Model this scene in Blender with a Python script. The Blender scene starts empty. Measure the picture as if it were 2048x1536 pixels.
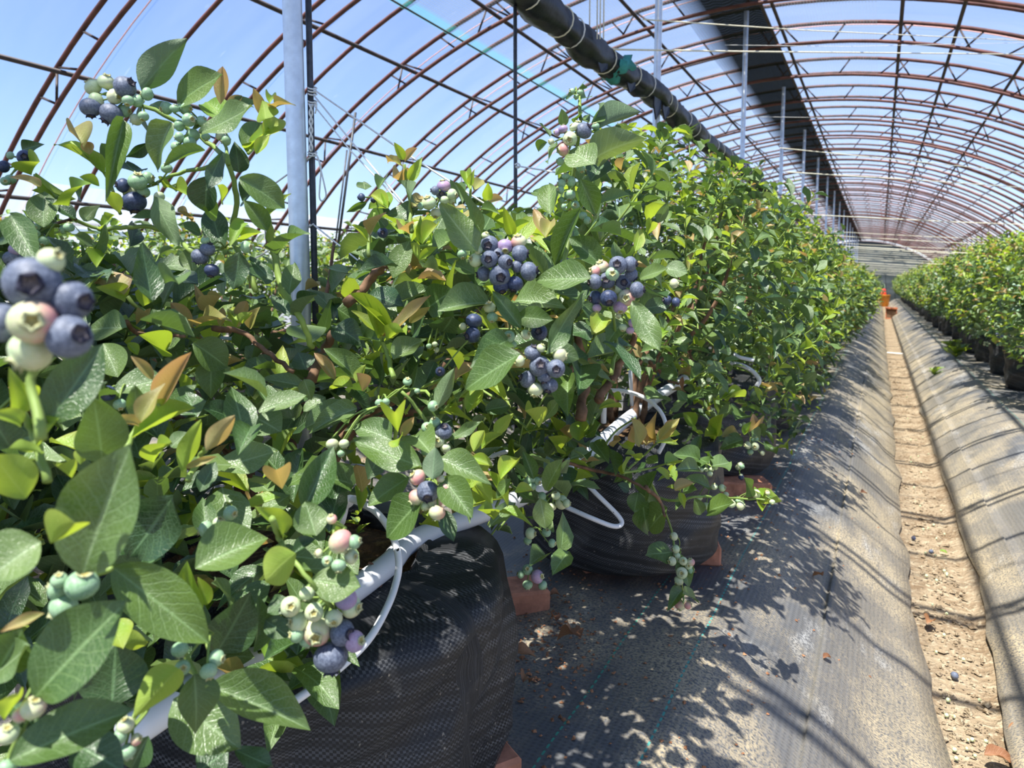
import bpy, math, random
import numpy as np
from mathutils import Vector, Matrix, noise
R_ = random.Random(7)
SC = bpy.context.scene
COL = SC.collection
V = Vector
# ------------------------------------------------------------------ camera
F = 1420.0; CX = 1024.0; CY = 634.0          # photograph pixels (2048 x 1536)
CAMZ = 0.90
YAW, PITCH, ROLL = math.radians(27.35), math.radians(-3.05), math.radians(0.72)
RM = Matrix.Rotation(YAW, 3, 'Z') @ Matrix.Rotation(math.radians(90) + PITCH, 3, 'X') @ Matrix.Rotation(ROLL, 3, 'Z')
RGT, UP, FWD = RM.col[0].copy(), RM.col[1].copy(), -RM.col[2].copy()
CO = V((0, 0, CAMZ))
cam = bpy.data.cameras.new('camera'); camo = bpy.data.objects.new('camera', cam); COL.objects.link(camo)
camo.matrix_world = Matrix.Translation(CO) @ RM.to_4x4()
cam.sensor_width = 36.0; cam.lens = F / 2048 * 36.0
cam.shift_y = -(768 - CY) / 2048
cam.clip_start = 0.02; cam.clip_end = 300
cam.dof.use_dof = True; cam.dof.focus_distance = 0.85; cam.dof.aperture_fstop = cam.lens / 2.2
SC.camera = camo

def at(px, py, z):
    return CO + FWD * z + RGT * ((px - CX) * z / F) + UP * (-(py - CY) * z / F)
def proj(p):
    d = p - CO; z = d.dot(FWD)
    if z < 1e-4: return (-1e6, -1e6, z)
    return (CX + F * d.dot(RGT) / z, CY - F * d.dot(UP) / z, z)
# ------------------------------------------------------------------ sky, sun, exposure
SUND = V((0.085, 0.40, -1.0)).normalized()     # the way the sunlight travels
w = bpy.data.worlds.new('World'); SC.world = w; w.use_nodes = True
nt = w.node_tree; bg = nt.nodes['Background']
sky = nt.nodes.new('ShaderNodeTexSky'); sky.sky_type = 'NISHITA'; sky.sun_disc = False
sky.sun_elevation = math.asin(-SUND.z); sky.sun_rotation = math.atan2(-SUND.x, -SUND.y)
sky.air_density = 1.0; sky.dust_density = 0.6; sky.ozone_density = 2.0
tn = nt.nodes.new('ShaderNodeMix'); tn.data_type = 'RGBA'; tn.blend_type = 'MULTIPLY'; tn.inputs[0].default_value = 1.0; tn.inputs[7].default_value = (0.86, 0.93, 1.12, 1)
nt.links.new(sky.outputs[0], tn.inputs[6]); nt.links.new(tn.outputs[2], bg.inputs[0]); bg.inputs[1].default_value = 0.185
sl = bpy.data.lights.new('sun', 'SUN'); sl.energy = 11.0; sl.angle = math.radians(0.55); sl.color = (1.0, 0.95, 0.86)
so = bpy.data.objects.new('sun', sl); COL.objects.link(so)
so.rotation_euler = SUND.to_track_quat('-Z', 'Y').to_euler()
SC.view_settings.view_transform = 'Standard'; SC.view_settings.look = 'None'
SC.view_settings.gamma = 1.0; SC.view_settings.exposure = 0.18
SC.cycles.transparent_max_bounces = 24; SC.cycles.max_bounces = 8
# ------------------------------------------------------------------ node helpers
class N:
    def __init__(s, name):
        s.m = bpy.data.materials.new(name); s.m.use_nodes = True
        s.t = s.m.node_tree; s.t.nodes.clear()
        s.out = s.t.nodes.new('ShaderNodeOutputMaterial')
    def n(s, typ, **kw):
        nd = s.t.nodes.new('ShaderNode' + typ)
        for k, v in kw.items(): setattr(nd, k, v)
        return nd
    def set(s, inp, v):
        if hasattr(v, 'bl_idname') and hasattr(v, 'is_output'): s.t.links.new(v, inp)
        elif isinstance(v, tuple) and len(v) == 3 and inp.type == 'RGBA': inp.default_value = (*v, 1)
        else: inp.default_value = v
    def math(s, op, a, b=0.0, c=0.0, clamp=False):
        nd = s.n('Math', operation=op); nd.use_clamp = clamp
        for i, v in enumerate((a, b, c)): s.set(nd.inputs[i], v)
        return nd.outputs[0]
    def mix(s, f, a, b, mode='MIX'):
        nd = s.n('Mix', data_type='RGBA', blend_type=mode)
        s.set(nd.inputs[0], f); s.set(nd.inputs[6], a); s.set(nd.inputs[7], b)
        return nd.outputs[2]
    def rng(s, v, a, b, c=0.0, d=1.0):
        nd = s.n('MapRange'); nd.clamp = True
        for i, x in enumerate((v, a, b, c, d)): s.set(nd.inputs[i], x)
        return nd.outputs[0]
    def noise(s, vec, scale, detail=3.0, rough=0.55):
        nd = s.n('TexNoise')
        if vec is not None: s.set(nd.inputs['Vector'], vec)
        nd.inputs['Scale'].default_value = scale; nd.inputs['Detail'].default_value = detail; nd.inputs['Roughness'].default_value = rough
        return nd.outputs['Fac']
    def bump(s, h, st=0.3, dist=0.002):
        nd = s.n('Bump'); nd.inputs['Strength'].default_value = st; nd.inputs['Distance'].default_value = dist
        s.set(nd.inputs['Height'], h); return nd.outputs[0]
    def pbr(s, col, rough=0.5, spec=0.5, normal=None, metal=0.0):
        p = s.n('BsdfPrincipled')
        s.set(p.inputs['Base Color'], col); s.set(p.inputs['Roughness'], rough)
        s.set(p.inputs['Specular IOR Level'], spec); p.inputs['Metallic'].default_value = metal
        if normal is not None: s.set(p.inputs['Normal'], normal)
        return p
    def mixs(s, f, a, b):
        nd = s.n('MixShader'); s.set(nd.inputs[0], f); s.t.links.new(a, nd.inputs[1]); s.t.links.new(b, nd.inputs[2]); return nd.outputs[0]
    def done(s, sh):
        s.t.links.new(sh, s.out.inputs[0]); return s.m
    def obj(s): return s.n('TexCoord').outputs['Object']
    def uv(s): return s.n('TexCoord').outputs['UV']
    def sep(s, v):
        nd = s.n('SeparateXYZ'); s.set(nd.inputs[0], v); return nd.outputs
    def vscale(s, v, sc):
        nd = s.n('VectorMath', operation='MULTIPLY'); s.set(nd.inputs[0], v); nd.inputs[1].default_value = sc; return nd.outputs[0]

def simple(name, col, rough=0.5, spec=0.5, metal=0.0, var=0.15, scale=30, bump=0.0):
    n = N(name); o = n.obj(); f = n.noise(o, scale)
    c = n.mix(n.rng(f, .3, .7), tuple(x * (1 - var) for x in col), tuple(min(1, x * (1 + var)) for x in col))
    return n.done(n.pbr(c, rough, spec, n.bump(f, bump) if bump else None, metal).outputs[0])

def leaf_mat(name, c0, c1, vein, tip=None, tipf=0.0, trans=(0.35, 0.5, 0.05), tf=0.3, rough=0.40, under=(0.16, 0.24, 0.12), vf=0.55):
    n = N(name); x = n.sep(n.uv()); u, v = x[0], x[1]
    s = n.math('MULTIPLY', n.math('ABSOLUTE', n.math('SUBTRACT', v, 0.5)), 2.0)
    rnd = n.math('FRACT', n.math('ADD', n.n('ObjectInfo').outputs['Random'], n.n('Attribute', attribute_name='tint').outputs['Fac']))
    geo = n.n('NewGeometry')
    big = n.noise(n.uv(), 4.0, 2)
    t = n.math('SUBTRACT', n.math('ADD', n.math('MULTIPLY', u, 8.0), n.math('MULTIPLY', big, 0.7)), n.math('MULTIPLY', n.math('POWER', s, 0.8), 2.3))
    pp = n.math('PINGPONG', t, 0.5)
    lat = n.rng(pp, 0.0, 0.085, 1.0, 0.0)
    lat = n.math('MULTIPLY', lat, n.rng(s, 0.75, 0.98, 1.0, 0.15))
    mid = n.rng(s, 0.03, 0.085, 1.0, 0.0)
    vr = n.n('TexVoronoi', feature='DISTANCE_TO_EDGE'); vr.inputs['Scale'].default_value = 13.0
    n.set(vr.inputs['Vector'], n.vscale(n.uv(), (1.7, 1.0, 1.0)))
    ret = n.rng(vr.outputs['Distance'], 0.0, 0.09, 1.0, 0.0)
    vm = n.math('MAXIMUM', n.math('MAXIMUM', mid, n.math('MULTIPLY', lat, 0.75)), n.math('MULTIPLY', ret, 0.42))
    base = n.mix(rnd, c0, c1)
    base = n.mix(n.rng(big, .35, .7, 0, .35), base, tuple(k * 0.72 for k in c0))
    if tip:
        edge = n.math('MAXIMUM', n.rng(s, 0.45, 1.0, 0, 1), n.rng(u, 0.25, 1.0, 0, 1))
        ef = n.math('MULTIPLY', edge, n.math('MULTIPLY', n.math('ADD', n.math('MULTIPLY', rnd, .9), .25), tipf), clamp=True)
        base = n.mix(ef, base, tip)
    top = n.mix(n.math('MULTIPLY', vm, vf), base, vein)
    un = n.mix(0.55, base, under); un = n.mix(n.math('MULTIPLY', n.math('MAXIMUM', mid, lat), 0.4), un, vein)
    col = n.mix(geo.outputs['Backfacing'], top, un)
    h = n.math('SUBTRACT', n.math('MULTIPLY', n.noise(n.uv(), 22, 2), 0.35), n.math('ADD', n.math('ADD', n.math('MULTIPLY', lat, .9), n.math('MULTIPLY', ret, .5)), mid))
    nm = n.bump(h, 0.34, 0.0010)
    ro = n.math('ADD', n.math('MULTIPLY', geo.outputs['Backfacing'], 0.25), n.math('ADD', rough, n.math('MULTIPLY', big, 0.12)))
    p = n.pbr(col, ro, 0.85, nm)
    tr = n.n('BsdfTranslucent'); n.set(tr.inputs[0], n.mix(0.35, trans, top if not tip else base))
    return n.done(n.mixs(tf, p.outputs[0], tr.outputs[0]))

M = {}
M['m'] = leaf_mat('leaf_mature', (0.044, 0.100, 0.015), (0.108, 0.180, 0.028), (0.26, 0.40, 0.16), tf=0.22, trans=(0.26, 0.46, 0.03))
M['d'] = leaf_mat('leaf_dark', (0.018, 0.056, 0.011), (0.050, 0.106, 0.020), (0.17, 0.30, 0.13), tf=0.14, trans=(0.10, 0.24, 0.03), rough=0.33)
M['l'] = leaf_mat('leaf_light', (0.085, 0.155, 0.038), (0.145, 0.225, 0.055), (0.34, 0.46, 0.24), tf=0.22, rough=0.34)
M['y'] = leaf_mat('leaf_young', (0.150, 0.320, 0.018), (0.320, 0.480, 0.035), (0.46, 0.58, 0.14), tip=(0.46, 0.24, 0.07), tipf=0.32, tf=0.38, trans=(0.66, 0.82, 0.05), under=(0.32, 0.44, 0.06), vf=0.3)
M['r'] = leaf_mat('leaf_bronze', (0.280, 0.320, 0.070), (0.400, 0.360, 0.130), (0.54, 0.48, 0.20), tip=(0.50, 0.24, 0.15), tipf=0.75, tf=0.35, trans=(0.75, 0.45, 0.10), under=(0.34, 0.28, 0.12), vf=0.25)
M['b'] = leaf_mat('leaf_dry', (0.22, 0.085, 0.030), (0.33, 0.150, 0.055), (0.40, 0.22, 0.10), tf=0.15, trans=(0.5, 0.2, 0.05), rough=0.55, under=(0.3, 0.16, 0.08))
KINDS = ['m', 'd', 'l', 'y', 'r', 'b']

def berry_mat(name, a, b, blush=None, bf=0.0, bloom=None, rough=0.42):
    n = N(name); o = n.obj(); z = n.sep(o)
    rnd = n.n('ObjectInfo').outputs['Random']
    f = n.noise(o, 2.2, 3)
    c = n.mix(n.rng(n.math('ADD', f, n.math('MULTIPLY', n.math('SUBTRACT', rnd, .5), .3)), .35, .65), a, b)
    if bloom: c = n.mix(n.math('MULTIPLY', n.rng(n.noise(o, 5.5, 5, .7), .36, .62), .75), c, bloom)
    if blush:
        sd = n.rng(n.math('ADD', z[1], n.math('MULTIPLY', n.math('SUBTRACT', f, .5), 1.5)), -0.5, 0.9)
        c = n.mix(n.math('MULTIPLY', sd, bf), c, blush)
    c = n.mix(n.rng(n.noise(o, 40, 2), .7, .8, 0, .35), c, tuple(k * .4 for k in a))
    p = n.pbr(c, rough, 0.4, n.bump(n.noise(o, 14, 3), 0.12, 0.02))
    p.inputs['Subsurface Weight'].default_value = 0.0
    return n.done(p.outputs[0])
M['B'] = berry_mat('berry_blue', (0.040, 0.050, 0.085), (0.085, 0.105, 0.155), bloom=(0.200, 0.232, 0.305), rough=.5)
M['K'] = berry_mat('berry_dark', (0.012, 0.018, 0.045), (0.035, 0.050, 0.110), bloom=(0.070, 0.095, 0.180), rough=.4)
M['P'] = berry_mat('berry_pink', (0.40, 0.26, 0.36), (0.44, 0.20, 0.30), blush=(0.22, 0.20, 0.38), bf=.7, bloom=(.50, .40, .50))
M['Q'] = berry_mat('berry_blush', (0.46, 0.56, 0.26), (0.56, 0.58, 0.30), blush=(0.60, 0.22, 0.24), bf=.85, bloom=(.60, .58, .42))
M['W'] = berry_mat('berry_pale', (0.38, 0.52, 0.24), (0.50, 0.60, 0.32), blush=(0.62, 0.50, 0.34), bf=.35, bloom=(.55, .64, .44))
M['G'] = berry_mat('berry_green', (0.16, 0.32, 0.15), (0.27, 0.43, 0.23), bloom=(.34, .48, .33))
M['calyx_d'] = simple('calyx_dark', (0.030, 0.030, 0.050), .7, .2, var=.5, scale=6)
M['calyx_g'] = simple('calyx_green', (0.42, 0.44, 0.24), .6, .3, var=.35, scale=4)
M['pit_d'] = simple('pit_dark', (0.10, 0.085, 0.085), .8, .2, var=.8, scale=8)
M['pit_g'] = simple('pit_olive', (0.30, 0.26, 0.09), .7, .2, var=.5, scale=8)
M['stem'] = simple('green_stem', (0.21, 0.30, 0.07), .5, .3, var=.35, scale=25)
M['cane'] = simple('brown_cane', (0.17, 0.10, 0.06), .8, .2, var=.5, scale=60, bump=.5)
M['pvc'] = simple('white_pvc', (0.78, 0.80, 0.84), .35, .5, var=.05, scale=12)
def speck():
    n = N('white_tube'); o = n.obj(); f = n.noise(o, 150, 1)
    return n.done(n.pbr(n.mix(n.rng(f, .735, .75), (0.80, 0.81, 0.84), (0.02, 0.02, 0.02)), .35, .5).outputs[0])
M['tube'] = speck()
M['cord'] = simple('white_cord', (0.80, 0.79, 0.74), .7, .2, var=.1, scale=200)
M['cordy'] = simple('cream_cord', (0.74, 0.70, 0.54), .7, .2, var=.1, scale=200)
M['galv'] = simple('galvanized', (0.72, 0.77, 0.80), .38, .5, metal=.6, var=.10, scale=55)
M['rod'] = simple('dark_rod', (0.045, 0.048, 0.052), .45, .5, var=.4, scale=90)
M['rust'] = simple('rusty_steel', (0.110, 0.042, 0.034), .65, .4, var=.45, scale=14)
M['rustd'] = simple('dark_steel', (0.050, 0.036, 0.034), .6, .4, var=.45, scale=14)
M['pinkcord'] = simple('pink_cord', (0.72, 0.34, 0.28), .7, .2)
M['teal'] = simple('teal_cloth', (0.05, 0.26, 0.24), .7, .2, var=.3)
M['blackfilm'] = simple('black_film', (0.008, 0.011, 0.019), .42, .35, var=.5, scale=26, bump=.9)
M['brick'] = simple('red_brick', (0.46, 0.20, 0.12), .9, .2, var=.3, scale=40, bump=.5)
M['crate'] = simple('orange_crate', (0.50, 0.16, 0.07), .6, .4)
M['crated'] = simple('crate_inside', (0.16, 0.09, 0.05), .7, .3)
M['red'] = simple('red_plastic', (0.62, 0.05, 0.03), .4, .5)
M['orange'] = simple('orange_plastic', (0.75, 0.28, 0.03), .4, .5)
M['wire'] = simple('rusty_wire', (0.16, 0.08, 0.05), .7, .4)
def soil_mat(name, a, b, c):
    n = N(name); o = n.obj(); f = n.noise(o, 9, 6); g = n.noise(o, 70, 4)
    col = n.mix(n.rng(f, .35, .65), a, b); col = n.mix(n.rng(g, .52, .68, 0, .8), col, c)
    return n.done(n.pbr(col, .95, .15, n.bump(n.math('ADD', n.math('MULTIPLY', f, .8), g), 1.0, .02)).outputs[0])
M['soil'] = soil_mat('trench_soil', (0.37, 0.29, 0.19), (0.21, 0.145, 0.085), (0.50, 0.42, 0.29))
M['potsoil'] = soil_mat('pot_soil', (0.10, 0.060, 0.034), (0.17, 0.105, 0.055), (0.34, 0.22, 0.09))
def mat_fabric():
    n = N('weed_mat_fabric'); o = n.obj(); x = n.sep(o)
    wx = n.math('PINGPONG', n.math('MULTIPLY', x[0], 210), 1.0); wy = n.math('PINGPONG', n.math('MULTIPLY', x[1], 260), 1.0)
    weave = n.math('MULTIPLY', wx, wy)
    st = n.noise(n.vscale(o, (9, .6, 3)), 3.0, 4)
    big = n.noise(n.vscale(o, (1, .7, 1)), 3.2, 5, .65); fine = n.noise(o, 230, 2)
    base = n.mix(st, (0.068, 0.070, 0.073), (0.165, 0.167, 0.168))
    base = n.mix(n.math('MULTIPLY', weave, .55), base, (0.030, 0.031, 0.033))
    d = n.math('MULTIPLY', n.rng(big, .44, .62), n.rng(fine, .36, .58))
    trench = n.rng(n.math('ABSOLUTE', n.math('SUBTRACT', x[0], .185)), .10, .34, .5, 0)
    d = n.math('ADD', n.math('MULTIPLY', d, .85), n.math('MULTIPLY', trench, n.rng(fine, .3, .6)), clamp=True)
    base = n.mix(d, base, (0.44, 0.36, 0.23))
    wh = n.math('MULTIPLY', n.rng(n.noise(n.vscale(o, (1, .5, 1)), 5.5, 6, .7), .56, .68), n.rng(fine, .4, .6))
    base = n.mix(n.math('MULTIPLY', wh, .7), base, (0.52, 0.52, 0.50))
    for sx, cc in ((-.385, (0.05, .32, .22)), (-.265, (0.05, .34, .30)), (.62, (.05, .3, .26))):
        ln = n.rng(n.math('ABSOLUTE', n.math('SUBTRACT', x[0], sx)), .0010, .0022, .85, 0)
        ln = n.math('MULTIPLY', ln, n.rng(n.math('PINGPONG', n.math('MULTIPLY', x[1], 130), 1.0), .25, .5))
        base = n.mix(ln, base, cc)
    h = n.math('ADD', weave, n.math('MULTIPLY', fine, .6))
    return n.done(n.pbr(base, .50, .45, n.bump(h, .35, .0018)).outputs[0])
M['fabric'] = mat_fabric()
def bag_fabric():
    n = N('grow_bag_fabric'); x = n.sep(n.uv())
    a = n.math('MULTIPLY', x[0], 560); b = n.math('MULTIPLY', x[1], 110)
    ch = n.n('TexChecker'); ch.inputs['Scale'].default_value = 1.0
    cb = n.n('CombineXYZ'); n.set(cb.inputs[0], a); n.set(cb.inputs[1], b); n.set(ch.inputs['Vector'], cb.outputs[0])
    o = n.obj(); f = n.noise(o, 7, 4); g = n.noise(o, 160, 2)
    stripe = n.rng(n.noise(n.vscale(n.uv(), (3, 34, 1)), 1.0, 2), .45, .7)
    c = n.mix(n.math('MULTIPLY', ch.outputs['Fac'], n.math('ADD', .12, n.math('MULTIPLY', stripe, .85))), (0.013, 0.014, 0.016), (0.125, 0.128, 0.135))
    c = n.mix(n.rng(f, .66, .82, 0, .25), c, (0.20, 0.15, 0.10)); c = n.mix(n.rng(g, .68, .76, 0, .6), c, (0.34, 0.30, 0.24))
    p = n.pbr(c, .48, .35, n.bump(n.math('ADD', ch.outputs['Fac'], n.math('MULTIPLY', g, .4)), .3, .0016))
    return n.done(p.outputs[0])
M['bag'] = bag_fabric()
def film_mat(name, haze, tint, hazecol=(.86, .90, .95)):
    n = N(name); o = n.obj()
    st = n.noise(n.vscale(o, (.5, 2.5, .5)), 1.3, 5, .6); sc = n.noise(n.vscale(o, (3.0, 14, 3.0)), 1.6, 2)
    hz = n.math('ADD', n.rng(st, .35, .7, haze * .6, haze * 1.5), n.rng(sc, .70, .76, 0, .06))
    t = n.n('BsdfTransparent'); t.inputs[0].default_value = (*tint, 1)
    tl = n.n('BsdfTranslucent'); tl.inputs[0].default_value = (*hazecol, 1)
    df = n.n('BsdfDiffuse'); df.inputs[0].default_value = (*hazecol, 1)
    gl = n.n('BsdfGlossy'); gl.inputs['Roughness'].default_value = .12
    hz_s = n.mixs(.4, tl.outputs[0], df.outputs[0])
    fr = n.n('LayerWeight'); fr.inputs[0].default_value = .5
    hz = n.math('ADD', hz, n.math('MULTIPLY', n.math('POWER', fr.outputs['Facing'], 3.0), haze * 3.2), clamp=True)
    a = n.mixs(hz, t.outputs[0], hz_s)
    return n.done(n.mixs(n.math('MULTIPLY', n.math('POWER', fr.outputs['Facing'], 5.0), .35), a, gl.outputs[0]))
M['film'] = film_mat('greenhouse_film', .055, (.93, .95, .98))
M['skirt'] = film_mat('milky_film', .42, (.86, .88, .92), (.66, .70, .78))
def net_mat():
    n = N('roof_netting'); x = n.sep(n.uv())
    g1 = n.rng(n.math('PINGPONG', n.math('MULTIPLY', x[0], 1.0), .5), .0, .11, 1, 0)
    g2 = n.rng(n.math('PINGPONG', n.math('MULTIPLY', x[1], 1.0), .5), .0, .11, 1, 0)
    g = n.math('ADD', n.math('MULTIPLY', n.math('MAXIMUM', g1, g2), .60), .015)
    ed = n.n('Attribute', attribute_name='edge').outputs['Fac']
    a = n.math('MAXIMUM', g, n.math('MULTIPLY', ed, .24))
    t = n.n('BsdfTransparent')
    d = n.n('BsdfDiffuse'); n.set(d.inputs[0], n.mix(ed, (.30, .35, .37), (.06, .42, .42)))
    l = n.n('BsdfTranslucent'); n.set(l.inputs[0], n.mix(ed, (.25, .30, .32), (.10, .55, .52)))
    return n.done(n.mixs(a, t.outputs[0], n.mixs(.5, d.outputs[0], l.outputs[0])))
M['net'] = net_mat()
def shade_mat():
    n = N('shade_net'); x = n.sep(n.uv())
    g = n.math('PINGPONG', n.math('MULTIPLY', x[1], 1.0), .5)
    e = n.rng(x[0], .0, .30, .25, .985)
    a = n.math('MULTIPLY', e, n.rng(g, .02, .10, .93, 1.0))
    t = n.n('BsdfTransparent'); d = n.n('BsdfDiffuse'); n.set(d.inputs[0], n.mix(n.noise(n.obj(), 3, 5), (.006, .007, .007), (.035, .040, .036)))
    return n.done(n.mixs(a, t.outputs[0], d.outputs[0]))
M['shade'] = shade_mat()
def endwall():
    n = N('end_wall_film'); o = n.obj()
    f = n.noise(n.vscale(o, (.6, 1, 3)), 1.2, 4)
    z = n.sep(o)[2]
    c = n.mix(n.rng(f, .35, .7), (.030, .040, .042), (.10, .115, .12))
    return n.done(n.pbr(c, .3, .6).outputs[0])
M['endwall'] = endwall()
# ------------------------------------------------------------------ mesh helpers
def mk(name, verts, faces, mats, parent=None, uvs=None, mi=None, smooth=True, attr=None, matrix=None, kind=None):
    me = bpy.data.meshes.new(name); me.from_pydata([tuple(v) for v in verts], [], faces)
    for m in (mats if isinstance(mats, (list, tuple)) else [mats]): me.materials.append(M[m] if isinstance(m, str) else m)
    if mi is not None: me.polygons.foreach_set('material_index', mi)
    if smooth: me.polygons.foreach_set('use_smooth', [True] * len(faces))
    if uvs is not None:
        ul = me.uv_layers.new(name='UVMap'); idx = np.empty(len(me.loops), dtype=np.int32); me.loops.foreach_get('vertex_index', idx)
        ul.data.foreach_set('uv', np.asarray(uvs, dtype=np.float32)[idx].ravel())
    if attr: 
        for k, vals in attr.items():
            a = me.attributes.new(k, 'FLOAT', 'POINT'); a.data.foreach_set('value', np.asarray(vals, dtype=np.float32))
    me.update()
    return link(name, me, parent, matrix, kind)
def link(name, me, parent=None, matrix=None, kind=None):
    o = bpy.data.objects.new(name, me); COL.objects.link(o)
    if parent is not None: o.parent = parent
    if matrix is not None: o.matrix_basis = matrix
    if kind: o['kind'] = kind
    return o
def tag(o, label, cat, group=None, kind=None):
    if label: o['label'] = label
    if cat: o['category'] = cat
    if group: o['group'] = group
    if kind: o['kind'] = kind
    return o
def empty(name, loc=(0, 0, 0), parent=None):
    o = bpy.data.objects.new(name, None); COL.objects.link(o); o.location = loc; o.empty_display_size = .05
    if parent is not None: o.parent = parent
    return o
class MB:
    def __init__(s): s.v = []; s.f = []; s.uv = []; s.mi = []
    def tube(s, pts, rad, seg=8, mi=0, cap=True, closed=False, lump=0.0):
        pts = [V(p) for p in pts]; n = len(pts)
        rads = rad if isinstance(rad, (list, tuple)) else [rad] * n
        b = len(s.v); t0 = None; acc = 0
        ref = V((0, 0, 1))
        for i, p in enumerate(pts):
            a = pts[(i - 1) % n] if (i or closed) else pts[0]; c = pts[(i + 1) % n] if (i < n - 1 or closed) else pts[-1]
            t = (c - a).normalized() if (c - a).length > 1e-9 else V((0, 0, 1))
            if i == 0:
                if abs(t.dot(ref)) > .9: ref = V((1, 0, 0))
                x = t.cross(ref).normalized()
            else: x = (x - t * x.dot(t)).normalized()
            y = t.cross(x)
            if i: acc += (p - pts[i - 1]).length
            for k in range(seg):
                an = 2 * math.pi * k / seg
                r = rads[i] * (1 + (lump * noise.noise(V((p.x * 9 + k * 1.7, p.y * 9, p.z * 9 + i * .3))) if lump else 0))
                s.v.append(p + x * (math.cos(an) * r) + y * (math.sin(an) * r)); s.uv.append((acc, k / seg))
        m = n if closed else n - 1
        for i in range(m):
            for k in range(seg):
                j = (i + 1) % n
                s.f.append((b + i * seg + k, b + i * seg + (k + 1) % seg, b + j * seg + (k + 1) % seg, b + j * seg + k)); s.mi.append(mi)
        if cap and not closed:
            s.f.append(tuple(b + k for k in range(seg))[::-1]); s.mi.append(mi)
            s.f.append(tuple(b + (n - 1) * seg + k for k in range(seg))); s.mi.append(mi)
        return s
    def box(s, c, d, rot=None, mi=0, bev=0.0):
        c = V(c); hx, hy, hz = d[0] / 2, d[1] / 2, d[2] / 2; b = len(s.v)
        if bev:
            pts = []
            for sx in (-1, 1):
                for sy in (-1, 1):
                    for sz in (-1, 1):
                        pts += [(sx * (hx - bev), sy * (hy - bev), sz * hz), (sx * hx, sy * (hy - bev), sz * (hz - bev)), (sx * (hx - bev), sy * hy, sz * (hz - bev))]
            import bmesh
            bm = bmesh.new(); vs = [bm.verts.new(p) for p in pts]; bmesh.ops.convex_hull(bm, input=vs); bm.verts.index_update()
            for v in bm.verts: s.v.append(c + (rot @ v.co if rot else v.co)); s.uv.append((v.co.x, v.co.z))
            for f in bm.faces: s.f.append(tuple(b + v.index for v in f.verts)); s.mi.append(mi)
            bm.free(); return s
        for x in (-hx, hx):
            for y in (-hy, hy):
                for z in (-hz, hz):
                    p = V((x, y, z)); s.v.append(c + (rot @ p if rot else p)); s.uv.append((x, z))
        for f in ((0, 1, 3, 2), (4, 6, 7, 5), (0, 4, 5, 1), (2, 3, 7, 6), (0, 2, 6, 4), (1, 5, 7, 3)):
            s.f.append(tuple(b + i for i in f)); s.mi.append(mi)
        return s
    def build(s, name, mats, parent=None, smooth=True, kind=None, matrix=None):
        return mk(name, s.v, s.f, mats, parent, s.uv, s.mi, smooth, kind=kind, matrix=matrix)
def smooth_path(pts, n=8):
    pts = [V(p) for p in pts]; out = []
    P = [pts[0] * 2 - pts[1]] + pts + [pts[-1] * 2 - pts[-2]]
    for i in range(1, len(P) - 2):
        p0, p1, p2, p3 = P[i - 1:i + 3]
        for k in range(n):
            t = k / n
            out.append(.5 * ((2 * p1) + (p2 - p0) * t + (2 * p0 - 5 * p1 + 4 * p2 - p3) * t * t + (3 * p1 - p0 - 3 * p2 + p3) * t ** 3))
    out.append(pts[-1]); return out
# ------------------------------------------------------------------ ground
def prof(x):
    a = abs(x - .185)
    if a < .09: z = .0
    elif a < .46:
        t = (a - .09) / .37; z = .245 * (1 - (1 - t) ** 1.6)
    else: z = .245
    if x < -1.05: 
        t = min(1, (-1.05 - x) / .2); z = .245 - .14 * t * t * (3 - 2 * t)
    if x < -1.5:
        t = min(1, (-1.5 - x) / .2); z = .105 + .14 * t * t * (3 - 2 * t)
    if x > 1.35:
        t = min(1, (x - 1.35) / .3); z = .245 - .12 * t * t * (3 - 2 * t)
    return z
def gz(x, y):
    return prof(x) + .012 * noise.noise(V((x * 3, y * 2.2, 0))) + .006 * noise.noise(V((x * 9, y * 7, 3)))
def grid(name, xs, ys, off, mats, kind=None, thick=0.0, fz=gz):
    vs = []; fs = []; nx = len(xs)
    for y in ys:
        for x in xs: vs.append((x, y, fz(x, y) + off))
    for j in range(len(ys) - 1):
        for i in range(nx - 1):
            a = j * nx + i; fs.append((a, a + 1, a + nx + 1, a + nx))
    if thick:
        b = len(vs)
        edge = [i for i in range(nx)] + [j * nx + nx - 1 for j in range(1, len(ys))] + [(len(ys) - 1) * nx + i for i in range(nx - 2, -1, -1)] + [j * nx for j in range(len(ys) - 2, 0, -1)]
        for i in edge: vs.append((vs[i][0], vs[i][1], vs[i][2] - thick))
        for k in range(len(edge)):
            k2 = (k + 1) % len(edge); fs.append((edge[k], b + k, b + k2, edge[k2]))
    return mk(name, vs, fs, mats, kind=kind)
def ysp(a, b, s0, g):
    o = [a]; s = s0
    while o[-1] < b: o.append(o[-1] + s); s *= g
    o[-1] = b; return o
YL = [-1.5 + .06 * i for i in range(42)] + ysp(1.02, 36, .06, 1.035)
YL = [-4, -3, -2.2] + YL
MEDGE = lambda y: .03 * noise.noise(V((y * 2.6, 0, 7))) + .012 * noise.noise(V((y * 9, 0, 3)))
fl = grid('floor', [-7, -5.5, -4.5, -3.8, -3.2, -2.6, -2.1] + [-1.8 + .05 * i for i in range(72)] + [1.9, 2.4, 3.2, 4.2, 5.5], YL, 0, 'soil', 'structure')
def mz(x, y):
    return gz(x, y) + .004 + .0025 * math.sin(y * 11 + 3 * noise.noise(V((x * 2, y * .8, 9)))) + (.009 if x > -.081 else 0) * (1 if x < .2 else 0) + (.009 if .2 < x < .372 else 0) + .012 * max(0, noise.noise(V((x * 2.2, y * 1.1, 5))))
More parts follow.
